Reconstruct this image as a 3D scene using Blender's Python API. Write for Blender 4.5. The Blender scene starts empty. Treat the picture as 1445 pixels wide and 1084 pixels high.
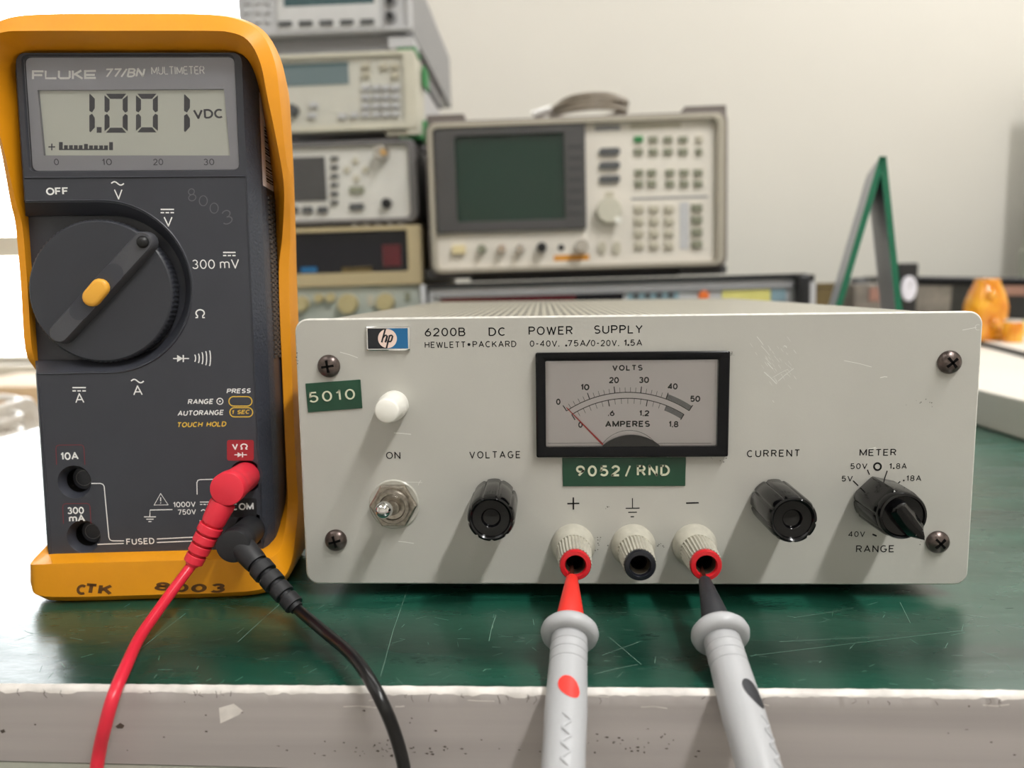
import bpy, bmesh, math, random
from mathutils import Vector, Matrix
from mathutils.geometry import tessellate_polygon
random.seed(7)
C = bpy.context.scene.collection
SC = bpy.context.scene
PI = math.pi
R = math.radians

# ------------------------------------------------------------------ camera
# metres; x runs along the power supply's front, y away from the viewer, z up; bench top z = 0
FPX = 1120.0
CX, CY = 722.5, 542.0
CAM = Vector((0.07938056, -0.25192969, 0.10267709))
RIGHT = Vector((0.99920994, 0.0375676, -0.01296788))
DOWN = Vector((-0.00823813, -0.12342195, -0.99232009))
FWD = Vector((-0.0388796, 0.99164293, -0.12301495))
cd = bpy.data.cameras.new('camera')
cam = bpy.data.objects.new('camera', cd)
C.objects.link(cam)
m = Matrix.Identity(4)
for i in range(3):
    m[i][0] = RIGHT[i]; m[i][1] = -DOWN[i]; m[i][2] = -FWD[i]; m[i][3] = CAM[i]
cam.matrix_world = m
cd.sensor_fit = 'HORIZONTAL'; cd.sensor_width = 36.0; cd.lens = FPX / 1445 * 36.0
cd.clip_start = 0.01; cd.clip_end = 20
cd.dof.use_dof = True; cd.dof.focus_distance = 0.247; cd.dof.aperture_fstop = 10.5
SC.camera = cam

# ------------------------------------------------------------------ view, sky and lights
SC.view_settings.view_transform = 'Standard'
SC.view_settings.look = 'None'
SC.view_settings.gamma = 1.0
SC.view_settings.use_curve_mapping = False
SC.view_settings.exposure = -0.05
w = bpy.data.worlds.new('sky'); SC.world = w; w.use_nodes = True
w.node_tree.nodes['Background'].inputs[0].default_value = (0.95, 0.98, 1.0, 1)
w.node_tree.nodes['Background'].inputs[1].default_value = 9.0


def area(name, loc, aim, sx, sy, power, col=(1, 1, 1)):
    l = bpy.data.lights.new(name, 'AREA'); l.shape = 'RECTANGLE'; l.size = sx; l.size_y = sy
    l.energy = power; l.color = col
    o = bpy.data.objects.new(name, l); C.objects.link(o); o.location = loc
    o.rotation_euler = (Vector(aim) - Vector(loc)).to_track_quat('-Z', 'Y').to_euler()
    return o


# the room's ceiling tubes (one row to the right of the bench, in front of it) and a softer row behind
area('ceiling_lamp_key', (0.82, -0.85, 1.62), (0.82, -0.85, 0), 0.12, 1.25, 42.0, (1.0, 0.99, 0.97))
area('front_fill', (0.1, -1.5, 1.85), (0.1, -1.5, 0), 1.3, 0.9, 2.0, (1.0, 0.98, 0.95))  # large soft fill added overhead to brighten faces towards the viewer
area('ceiling_lamp_back', (0.5, 0.9, 1.85), (0.5, 0.9, 0), 1.9, 0.3, 17.0, (1.0, 0.99, 0.97))

area('bench_glare_fill', (1.15, 1.24, 0.98), (1.0, 0.2, 0.0), 1.3, 0.12, 5.0, (1.0, 0.99, 0.97))  # added light that lifts the reflection on the bench's right side
area('left_fill', (-1.2, -0.7, 1.88), (-1.2, -0.7, 0), 1.2, 1.2, 7.0, (1.0, 0.99, 0.97))  # added fill for the platform's left face and the room's ambient level


# ------------------------------------------------------------------ projection of photo measurements onto real planes
def ray(u, v):
    return RIGHT * ((u - CX) / FPX) + DOWN * ((v - CY) / FPX) + FWD


def hit(u, v, p0, n):
    d = ray(u, v); n = Vector(n)
    return CAM + d * (n.dot(Vector(p0) - CAM) / n.dot(d))


def at_y(u, v, y):
    return hit(u, v, (0, y, 0), (0, 1, 0))


def at_z(u, v, z=0.0):
    return hit(u, v, (0, 0, z), (0, 0, 1))


# ------------------------------------------------------------------ materials
def lin(c):
    c = c / 255.0
    return c / 12.92 if c <= 0.04045 else ((c + 0.055) / 1.055) ** 2.4


def rgb(r, g, b):
    return (lin(r), lin(g), lin(b), 1.0)


MATS = {}


def mat(name, col, rough=0.5, metal=0.0, spec=0.5, vary=0.0, vscale=60.0, bump=0.0, bscale=900.0, coat=0.0,
        col2=None, thr=None, stretch=None):
    """principled material with a little procedural mottling and grain"""
    if name in MATS:
        return MATS[name]
    mt = bpy.data.materials.new(name); mt.use_nodes = True
    nt = mt.node_tree; b = nt.nodes['Principled BSDF']
    b.inputs['Base Color'].default_value = col
    b.inputs['Roughness'].default_value = rough
    b.inputs['Metallic'].default_value = metal
    b.inputs['Specular IOR Level'].default_value = spec
    b.inputs['Coat Weight'].default_value = coat
    tc = nt.nodes.new('ShaderNodeTexCoord')
    src = tc.outputs['Object']
    if stretch:
        mp = nt.nodes.new('ShaderNodeMapping'); mp.inputs['Scale'].default_value = stretch
        nt.links.new(src, mp.inputs['Vector']); src = mp.outputs['Vector']
    if vary or col2:
        n = nt.nodes.new('ShaderNodeTexNoise'); n.inputs['Scale'].default_value = vscale
        n.inputs['Detail'].default_value = 6
        nt.links.new(src, n.inputs['Vector'])
        r = nt.nodes.new('ShaderNodeValToRGB')
        lo, hi = thr or (0.3, 0.7)
        r.color_ramp.elements[0].position = lo; r.color_ramp.elements[1].position = hi
        c2 = col2 or tuple(max(0, x * (1 - vary)) for x in col[:3]) + (1,)
        r.color_ramp.elements[0].color = c2; r.color_ramp.elements[1].color = col
        nt.links.new(n.outputs['Fac'], r.inputs['Fac']); nt.links.new(r.outputs['Color'], b.inputs['Base Color'])
    if bump:
        n2 = nt.nodes.new('ShaderNodeTexNoise'); n2.inputs['Scale'].default_value = bscale
        n2.inputs['Detail'].default_value = 3
        nt.links.new(tc.outputs['Object'], n2.inputs['Vector'])
        bp = nt.nodes.new('ShaderNodeBump'); bp.inputs['Strength'].default_value = bump
        bp.inputs['Distance'].default_value = 0.0004
        nt.links.new(n2.outputs['Fac'], bp.inputs['Height']); nt.links.new(bp.outputs['Normal'], b.inputs['Normal'])
    MATS[name] = mt
    return mt


def pane_mat(name, tint=(1, 1, 1, 1), gloss=0.08, rough=0.05, ior=1.4):
    mt = bpy.data.materials.new(name); mt.use_nodes = True
    nt = mt.node_tree; nt.nodes.clear()
    out = nt.nodes.new('ShaderNodeOutputMaterial')
    tr = nt.nodes.new('ShaderNodeBsdfTransparent'); tr.inputs[0].default_value = tint
    gl = nt.nodes.new('ShaderNodeBsdfGlossy'); gl.inputs['Roughness'].default_value = rough
    mx = nt.nodes.new('ShaderNodeMixShader'); fr = nt.nodes.new('ShaderNodeFresnel'); fr.inputs['IOR'].default_value = ior
    ml = nt.nodes.new('ShaderNodeMath'); ml.operation = 'MULTIPLY_ADD'
    ml.inputs[1].default_value = 1.0; ml.inputs[2].default_value = gloss
    nt.links.new(fr.outputs[0], ml.inputs[0]); nt.links.new(ml.outputs[0], mx.inputs[0])
    nt.links.new(tr.outputs[0], mx.inputs[1]); nt.links.new(gl.outputs[0], mx.inputs[2])
    nt.links.new(mx.outputs[0], out.inputs[0])
    return mt


# power supply
M_panel = mat('panel_paint', rgb(187, 185, 178), 0.42, vary=0.07, vscale=28, bump=0.05, bscale=1500)
M_rim = mat('worn_rim', rgb(226, 224, 216), 0.45, vary=0.25, vscale=500)
M_ink = mat('black_ink', rgb(14, 14, 16), 0.6, spec=0.3)
M_white_ink = mat('white_ink', rgb(240, 240, 238), 0.5)
M_bake = mat('black_bakelite', rgb(7, 7, 9), 0.16, spec=0.38, coat=0.05, vary=0.2, vscale=200)
M_black = mat('black_plastic', rgb(26, 27, 30), 0.42, vary=0.15, vscale=150)
M_rubber = mat('black_rubber', rgb(30, 31, 35), 0.48, vary=0.15, vscale=300)
M_bezel = mat('meter_bezel', rgb(7, 8, 13), 0.2, spec=0.22, vary=0.1, vscale=300)
M_dialface = mat('dial_face', rgb(240, 234, 235), 0.6, vary=0.05, vscale=60)
M_hatch = mat('grey_print', rgb(140, 140, 142), 0.6, vary=0.3, vscale=1500)
M_red = mat('red_needle', rgb(205, 40, 45), 0.5)
M_screw = mat('tarnished_screw', rgb(120, 108, 104), 0.32, metal=0.9, vary=0.5, vscale=500, bump=0.2, bscale=800)
M_chrome = mat('chrome', rgb(225, 225, 225), 0.10, metal=1.0)
M_nickel = mat('worn_nickel', rgb(176, 168, 156), 0.3, metal=0.95, vary=0.45, vscale=700)
M_lens = mat('frosted_ring', rgb(190, 188, 178), 0.25, vary=0.15, vscale=400)
M_button = mat('white_cap', rgb(240, 238, 230), 0.35)
M_post = mat('post_plastic', rgb(192, 188, 174), 0.38, vary=0.18, vscale=350, bump=0.05)
M_postred = mat('post_red', rgb(205, 30, 40), 0.3)
M_postblk = mat('post_black', rgb(22, 24, 32), 0.28)
M_hole = mat('socket_dark', rgb(10, 9, 9), 0.7, spec=0.1)
M_sleeve = mat('socket_metal', rgb(150, 140, 120), 0.35, metal=0.9)
M_tape = mat('green_tape', rgb(24, 72, 50), 0.35, vary=0.2, vscale=120)
M_emboss = mat('embossed_white', rgb(222, 222, 196), 0.6, vary=0.15, vscale=900)
M_lblack = mat('logo_black', rgb(22, 25, 32), 0.4)
M_lblue = mat('logo_blue', rgb(24, 104, 156), 0.35)
M_lpink = mat('logo_disc', rgb(242, 216, 204), 0.45)
M_scratch = mat('scratch', rgb(222, 222, 216), 0.5)
M_speck = mat('speck', rgb(88, 84, 78), 0.7)
# multimeter
M_dmm = mat('meter_case', rgb(57, 59, 67), 0.42, vary=0.08, vscale=90, bump=0.06, bscale=1400)
M_dmmtex = mat('meter_case_grained', rgb(58, 62, 72), 0.48, vary=0.12, vscale=400, bump=0.9, bscale=1100)
M_grip = mat('meter_grip', rgb(74, 68, 64), 0.6, vary=0.15, vscale=300)
M_dialk = mat('rotary_plastic', rgb(51, 53, 60), 0.38, vary=0.06, vscale=90, bump=0.1, bscale=1500)
M_dialb = mat('rotary_bar', rgb(74, 75, 80), 0.42, vary=0.06, vscale=90, bump=0.1, bscale=1500)
M_holster = mat('yellow_rubber', rgb(240, 158, 20), 0.42, vary=0.12, vscale=45, bump=0.06, bscale=1200)
M_marker = mat('marker_ink', rgb(112, 68, 20), 0.6, vary=0.5, vscale=500)
M_ybtn = mat('yellow_button', rgb(238, 174, 62), 0.4)
M_yink = mat('yellow_ink', rgb(226, 186, 66), 0.5)
M_redlab = mat('red_label', rgb(158, 32, 44), 0.45)
M_redline = mat('red_line', rgb(120, 40, 50), 0.5)
M_blklab = mat('black_label', rgb(24, 24, 28), 0.5)
M_mask = mat('display_mask', rgb(162, 162, 170), 0.35)
M_lcd = mat('lcd', rgb(218, 220, 211), 0.5, vary=0.03, vscale=30)
M_seg = mat('lcd_segment', rgb(84, 84, 90), 0.6)
M_segr = mat('scale_ink', rgb(70, 70, 76), 0.6)
M_scr = mat('faint_scratch', rgb(96, 97, 102), 0.5)
M_sticker = mat('paper_sticker', rgb(228, 222, 226), 0.6)
M_pane = pane_mat('clear_window', gloss=0.0, rough=0.12, ior=1.25)
M_meterpane = pane_mat('meter_cover', gloss=0.0, rough=0.04)
# leads and probes
M_redplug = mat('red_plug', rgb(232, 46, 66), 0.4, vary=0.08, vscale=120)
M_redwire = mat('red_wire', rgb(222, 40, 62), 0.3, vary=0.06, vscale=120)
M_blkwire = mat('black_wire', rgb(16, 16, 18), 0.28, vary=0.1, vscale=120)
M_probe = mat('grey_probe', rgb(178, 179, 182), 0.38, vary=0.05, vscale=80, bump=0.08, bscale=1300)
M_conered = mat('probe_red', rgb(238, 52, 42), 0.42, vary=0.06, vscale=200)
M_coneblk = mat('probe_black', rgb(44, 45, 50), 0.55, vary=0.1, vscale=300, bump=0.1)
M_copper = mat('needle_metal', rgb(190, 110, 90), 0.25, metal=0.9)


# bench top: scratched dark green laminate
def bench_material():
    mt = bpy.data.materials.new('green_laminate'); mt.use_nodes = True
    nt = mt.node_tree; b = nt.nodes['Principled BSDF']; N = nt.nodes.new; L = nt.links.new
    tc = N('ShaderNodeTexCoord')

    def noise(scale, stretch, detail=5, rot=0.0):
        mp = N('ShaderNodeMapping'); mp.inputs['Scale'].default_value = stretch
        mp.inputs['Rotation'].default_value = (0, 0, rot)
        n = N('ShaderNodeTexNoise'); n.inputs['Scale'].default_value = scale; n.inputs['Detail'].default_value = detail
        L(tc.outputs['Object'], mp.inputs['Vector']); L(mp.outputs['Vector'], n.inputs['Vector'])
        return n.outputs['Fac']

    def ramp(src, stops):
        r = N('ShaderNodeValToRGB')
        while len(r.color_ramp.elements) < len(stops):
            r.color_ramp.elements.new(0.5)
        for e, (p, c) in zip(r.color_ramp.elements, stops):
            e.position = p; e.color = c
        L(src, r.inputs['Fac']); return r.outputs['Color']

    base = ramp(noise(14, (0.5, 2.2, 1)), [(0.3, rgb(8, 48, 38)), (0.52, rgb(16, 68, 53)), (0.72, rgb(28, 82, 66))])
    dirt = ramp(noise(40, (0.35, 2.4, 1), 8), [(0.30, (0.25, 0.25, 0.25, 1)), (0.40, (1, 1, 1, 1))])
    mul = N('ShaderNodeMix'); mul.data_type = 'RGBA'; mul.blend_type = 'MULTIPLY'; mul.inputs[0].default_value = 0.6
    L(base, mul.inputs[6]); L(dirt, mul.inputs[7])
    col = mul.outputs[2]
    w_, k_ = (1, 1, 1, 1), (0, 0, 0, 1)
    for i, (sc, st, rot) in enumerate([(7, (1, 9, 1), 0.5), (9, (1, 12, 1), -0.35), (16, (1, 5, 1), 1.1), (24, (1, 6, 1), -0.9)]):
        line = ramp(noise(sc, st, 1, rot), [(0.4965, k_), (0.4985, w_), (0.5005, k_)])
        msk = ramp(noise(22 + 5 * i, (1, 1, 1), 2), [(0.50, k_), (0.62, w_)])
        ml = N('ShaderNodeMath'); ml.operation = 'MULTIPLY'; L(line, ml.inputs[0]); L(msk, ml.inputs[1])
        m2 = N('ShaderNodeMath'); m2.operation = 'MULTIPLY'; L(ml.outputs[0], m2.inputs[0]); m2.inputs[1].default_value = 0.16
        mx = N('ShaderNodeMix'); mx.data_type = 'RGBA'; L(m2.outputs[0], mx.inputs[0]); L(col, mx.inputs[6])
        mx.inputs[7].default_value = rgb(150, 172, 160); col = mx.outputs[2]
    L(col, b.inputs['Base Color'])
    rr = N('ShaderNodeMapRange'); L(noise(30, (0.6, 2, 1)), rr.inputs[0])
    rr.inputs[1].default_value = 0.3; rr.inputs[2].default_value = 0.7; rr.inputs[3].default_value = 0.22; rr.inputs[4].default_value = 0.32
    L(rr.outputs[0], b.inputs['Roughness'])
    b.inputs['Specular IOR Level'].default_value = 0.65
    bp = N('ShaderNodeBump'); bp.inputs['Strength'].default_value = 0.12; bp.inputs['Distance'].default_value = 0.001
    L(noise(120, (1, 1.6, 1), 4), bp.inputs['Height']); L(bp.outputs['Normal'], b.inputs['Normal'])
    return mt


M_bench = bench_material()
M_benchscr = mat('pale_scratch', rgb(120, 150, 136), .5)
M_benchdark = mat('dark_scuff', rgb(10, 34, 28), .5)
M_edge = mat('bench_edge', rgb(172, 165, 162), 0.45, vary=0.2, vscale=14, stretch=(0.3, 1, 9))
M_edgewhite = mat('worn_edge', rgb(232, 226, 220), 0.5, vary=0.35, vscale=160)
M_under = mat('bench_rail', rgb(176, 178, 166), 0.5, vary=0.1, vscale=20)
M_grime = mat('grime', rgb(70, 62, 54), 0.8)
# room and background
M_wall = mat('wall_paint', rgb(226, 222, 214), 0.85, vary=0.03, vscale=3)
M_ceil = mat('ceiling_paint', rgb(228, 226, 220), 0.9, vary=0.02, vscale=3)
M_floor = mat('floor_vinyl', rgb(150, 146, 138), 0.5, vary=0.1, vscale=4)
M_wframe = mat('window_frame', rgb(214, 205, 188), 0.6, vary=0.05, vscale=8)
M_beigewall = mat('beige_ledge', rgb(206, 184, 152), 0.75, vary=0.05, vscale=8)
M_white = mat('white_laminate', rgb(228, 222, 212), 0.45, vary=0.05, vscale=10)
M_cream = mat('cream_plastic', rgb(206, 202, 186), 0.5, vary=0.06, vscale=30)
M_lgrey = mat('light_grey_plastic', rgb(196, 196, 198), 0.5, vary=0.05, vscale=30)
M_mgrey = mat('mid_grey_plastic', rgb(150, 150, 152), 0.5, vary=0.06, vscale=30)
M_dgrey = mat('dark_grey_plastic', rgb(76, 75, 75), 0.5, vary=0.08, vscale=30)
M_case = mat('grey_cabinet', rgb(112, 104, 99), 0.55, vary=0.06, vscale=20)
M_crt = mat('crt_glass', rgb(22, 52, 41), 0.12, spec=0.5)
M_lcdb = mat('blue_grey_lcd', rgb(108, 124, 128), 0.25)
M_lcdg = mat('dark_lcd', rgb(70, 94, 98), 0.2)
M_keyg = mat('olive_key', rgb(140, 142, 122), 0.5, vary=0.1, vscale=100)
M_keyl = mat('light_key', rgb(196, 190, 172), 0.5, vary=0.1, vscale=100)
M_keyd = mat('dark_key', rgb(84, 86, 88), 0.5, vary=0.1, vscale=100)
M_green = mat('green_rubber', rgb(48, 140, 76), 0.55, vary=0.1, vscale=60)
M_gold = mat('gold_connector', rgb(220, 180, 120), 0.2, metal=1.0)
M_silver = mat('silver_connector', rgb(190, 186, 180), 0.25, metal=1.0, vary=0.1, vscale=300)
M_beige = mat('beige_frame', rgb(186, 170, 134), 0.55, vary=0.06, vscale=30)
M_beigek = mat('beige_knob', rgb(190, 176, 132), 0.5, vary=0.1, vscale=100)
M_greenpanel = mat('pale_panel', rgb(178, 184, 176), 0.55, vary=0.06, vscale=30)
M_window = mat('dark_window', rgb(18, 18, 27), 0.16, spec=0.4)
M_redwin = mat('red_display', rgb(92, 22, 32), 0.2, vary=0.4, vscale=20)
M_orange = mat('orange_label', rgb(222, 150, 40), 0.5, vary=0.1, vscale=200)
M_oranged = mat('orange_dot', rgb(238, 120, 50), 0.5)
M_note = mat('yellow_paper', rgb(226, 218, 130), 0.7, vary=0.06, vscale=60)
M_bluelab = mat('blue_grey_label', rgb(140, 168, 180), 0.5, vary=0.08, vscale=100)
M_cable = mat('grey_cable', rgb(150, 140, 126), 0.45, vary=0.15, vscale=150)
M_brown = mat('olive_brown', rgb(104, 88, 48), 0.6, vary=0.4, vscale=60)
M_clutter = mat('clutter_grey', rgb(128, 122, 114), 0.6, vary=0.45, vscale=50)
M_terra = mat('dull_red', rgb(150, 112, 100), 0.6, vary=0.2, vscale=60)
M_tent = mat('green_plastic', rgb(24, 112, 82), 0.3, vary=0.1, vscale=40)
M_tentface = mat('grey_sheet', rgb(160, 162, 172), 0.35, vary=0.06, vscale=20)
M_clock = mat('clock_face', rgb(222, 222, 234), 0.4)
M_greygreen = mat('grey_green_steel', rgb(160, 162, 150), 0.6, vary=0.08, vscale=10)
M_jar = mat('milky_plastic', rgb(222, 216, 208), 0.3, vary=0.08, vscale=60)
M_wood = mat('pale_board', rgb(214, 184, 146), 0.6, vary=0.12, vscale=20)
M_winpane = pane_mat('window_glass', gloss=0.0, rough=0.02)


def amber_material():
    mt = bpy.data.materials.new('amber_plastic'); mt.use_nodes = True
    nt = mt.node_tree; b = nt.nodes['Principled BSDF']
    n = nt.nodes.new('ShaderNodeTexNoise'); n.inputs['Scale'].default_value = 45
    tc = nt.nodes.new('ShaderNodeTexCoord'); nt.links.new(tc.outputs['Object'], n.inputs['Vector'])
    r = nt.nodes.new('ShaderNodeValToRGB')
    r.color_ramp.elements[0].position = 0.35; r.color_ramp.elements[0].color = rgb(214, 128, 24)
    r.color_ramp.elements[1].position = 0.65; r.color_ramp.elements[1].color = rgb(246, 184, 60)
    nt.links.new(n.outputs['Fac'], r.inputs['Fac']); nt.links.new(r.outputs['Color'], b.inputs['Base Color'])
    b.inputs['Roughness'].default_value = 0.12; b.inputs['Subsurface Weight'].default_value = 0.4
    b.inputs['Subsurface Radius'].default_value = (0.03, 0.012, 0.004); b.inputs['Coat Weight'].default_value = 0.4
    return mt


M_amber = amber_material()


# ------------------------------------------------------------------ mesh helpers
class MB:
    """collects shapes for ONE mesh"""

    def __init__(s):
        s.v = []; s.f = []; s.mi = []

    def add(s, vs, fs, mi=0):
        n = len(s.v); s.v += [Vector(p) for p in vs]
        for f in fs:
            s.f.append(tuple(i + n for i in f)); s.mi.append(mi)

    def box(s, x0, x1, y0, y1, z0, z1, taper=0.0, mi=0):
        """taper shrinks the face at y0 (towards the viewer)"""
        t = taper
        vs = [(x0 + t, y0, z0 + t), (x1 - t, y0, z0 + t), (x1, y1, z0), (x0, y1, z0),
              (x0 + t, y0, z1 - t), (x1 - t, y0, z1 - t), (x1, y1, z1), (x0, y1, z1)]
        s.add(vs, [(0, 3, 2, 1), (4, 5, 6, 7), (0, 1, 5, 4), (1, 2, 6, 5), (2, 3, 7, 6), (3, 0, 4, 7)], mi)

    def loft(s, loops, cap0=True, cap1=True, closed=True, mi=0):
        """loops: lists of 3D points, equal counts"""
        n = len(loops[0]); k = len(s.v)
        for lp in loops:
            s.v += [Vector(p) for p in lp]
        m_ = n if closed else n - 1
        for j in range(len(loops) - 1):
            for i in range(m_):
                a = k + j * n + i; b = k + j * n + (i + 1) % n
                s.f.append((a, b, b + n, a + n)); s.mi.append(mi)
        if cap0: s.f.append(tuple(k + i for i in reversed(range(n)))); s.mi.append(mi)
        if cap1: s.f.append(tuple(k + (len(loops) - 1) * n + i for i in range(n))); s.mi.append(mi)

    def ring(s, outer, inner):
        """flat ring between two loops with equal counts"""
        s.loft([outer, inner], False, False)

    def poly_holes(s, loops2d, fn, mi=0):
        """planar region with holes; fn maps (x, z) to 3D"""
        pts = [p for lp in loops2d for p in lp]
        tris = tessellate_polygon([[Vector((p[0], p[1], 0)) for p in lp] for lp in loops2d])
        s.add([fn(*p) for p in pts], [tuple(t) for t in tris], mi)

    def lathe(s, prof, o=(0, 0, 0), ax=(0, -1, 0), n=32, rfn=None, cap0=True, cap1=True, mi=0):
        """prof: (radius, distance along ax); rfn(angle, j) scales the radius"""
        ax = Vector(ax).normalized(); o = Vector(o)
        t = Vector((0, 0, 1)) if abs(ax.z) < 0.9 else Vector((1, 0, 0))
        e1 = ax.cross(t).normalized(); e2 = e1.cross(ax).normalized()
        loops = []
        for j, (r, d) in enumerate(prof):
            lp = []
            for i in range(n):
                a = 2 * PI * i / n
                rr = r * (rfn(a, j) if rfn else 1.0)
                lp.append(o + ax * d + e1 * (rr * math.cos(a)) + e2 * (rr * math.sin(a)))
            loops.append(lp)
        s.loft(loops, cap0, cap1, mi=mi)

    def tube(s, pts, radii, n=16, mi=0, flat=1.0, upv=None):
        pts = [Vector(p) for p in pts]
        if not hasattr(radii, '__len__'): radii = [radii] * len(pts)
        loops = []; prev = None
        for i, p in enumerate(pts):
            d = (pts[min(i + 1, len(pts) - 1)] - pts[max(i - 1, 0)]).normalized()
            if prev is None:
                t = Vector(upv) if upv else (Vector((0, 0, 1)) if abs(d.z) < 0.9 else Vector((1, 0, 0)))
                e1 = d.cross(t).normalized()
            else:
                e1 = (prev - d * prev.dot(d)).normalized()
            prev = e1; e2 = d.cross(e1)
            loops.append([p + e1 * (radii[i] * math.cos(2 * PI * k / n)) + e2 * (flat * radii[i] * math.sin(2 * PI * k / n)) for k in range(n)])
        s.loft(loops, mi=mi)

    def build(s, name, mats, parent=None, off=None, smooth=35, bevel=0.0, bseg=2, sub=0):
        me = bpy.data.meshes.new(name)
        anc = parent
        while off is None and anc is not None:
            if '_off' in anc: off = anc['_off']
            anc = anc.parent
        o_ = Vector(off) if off is not None else Vector((0, 0, 0))
        me.from_pydata([tuple(p - o_) for p in s.v], [], s.f)
        mats = mats if isinstance(mats, (list, tuple)) else [mats]
        for m_ in mats: me.materials.append(m_)
        for p, mi in zip(me.polygons, s.mi): p.material_index = mi
        bm = bmesh.new(); bm.from_mesh(me)
        bmesh.ops.remove_doubles(bm, verts=bm.verts, dist=1e-7)
        bmesh.ops.recalc_face_normals(bm, faces=bm.faces) if s.closed() else None
        bm.to_mesh(me); bm.free()
        if smooth:
            for p in me.polygons: p.use_smooth = True
            me.set_sharp_from_angle(angle=R(smooth))
        ob = bpy.data.objects.new(name, me); C.objects.link(ob)
        if parent is not None: ob.parent = parent
        if bevel:
            b = ob.modifiers.new('bevel', 'BEVEL'); b.width = bevel; b.segments = bseg; b.limit_method = 'ANGLE'; b.angle_limit = R(40)
            b.harden_normals = False
        if sub:
            q = ob.modifiers.new('subdivision', 'SUBSURF'); q.levels = sub; q.render_levels = sub
        return ob

    def closed(s):
        return not getattr(s, 'open', False)


def circ(cx, cz, r, n=32, a0=0.0):
    return [(cx + r * math.cos(a0 + 2 * PI * i / n), cz + r * math.sin(a0 + 2 * PI * i / n)) for i in range(n)]


def rrect(x0, x1, z0, z1, r, n=6):
    pts = []
    for cx, cz, a in ((x1 - r, z0 + r, -90), (x1 - r, z1 - r, 0), (x0 + r, z1 - r, 90), (x0 + r, z0 + r, 180)):
        for i in range(n + 1):
            t = R(a + 90 * i / n); pts.append((cx + r * math.cos(t), cz + r * math.sin(t)))
    return pts


def xz(lp, y):
    return [(p[0], y, p[1]) for p in lp]


def spline(pts, k=8):
    """Catmull-Rom"""
    pts = [Vector(p) for p in pts]
    P = [pts[0] * 2 - pts[1]] + pts + [pts[-1] * 2 - pts[-2]]
    out = []
    for i in range(1, len(P) - 2):
        for j in range(k):
            t = j / k; a, b, c, d = P[i - 1], P[i], P[i + 1], P[i + 2]
            out.append(0.5 * (2 * b + (c - a) * t + (2 * a - 5 * b + 4 * c - d) * t * t + (3 * b - a - 3 * c + d) * t ** 3))
    out.append(pts[-1]); return out


def thing(name, label, cat, loc=(0, 0, 0), rot=None, group=None, local=False):
    o = bpy.data.objects.new(name, None); C.objects.link(o)
    o.empty_display_size = 0.01
    o.location = loc
    if rot is not None: o.rotation_euler = rot
    o['label'] = label; o['category'] = cat
    if group: o['group'] = group
    if not local: o['_off'] = tuple(loc)
    return o


def tag(o, label, cat, group=None):
    o['label'] = label; o['category'] = cat
    if group: o['group'] = group
    return o


def structure(name, mb, m_, **k):
    o = mb.build(name, m_, **k); o['kind'] = 'structure'; return o


# ------------------------------------------------------------------ lettering on planes
# single-stroke letters (cap height 1): name -> (advance width, strokes)
def _arc(cx, cy, rx, ry, a0, a1, n=10):
    return [(cx + rx * math.cos(R(a0 + (a1 - a0) * i / n)), cy + ry * math.sin(R(a0 + (a1 - a0) * i / n))) for i in range(n + 1)]


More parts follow.
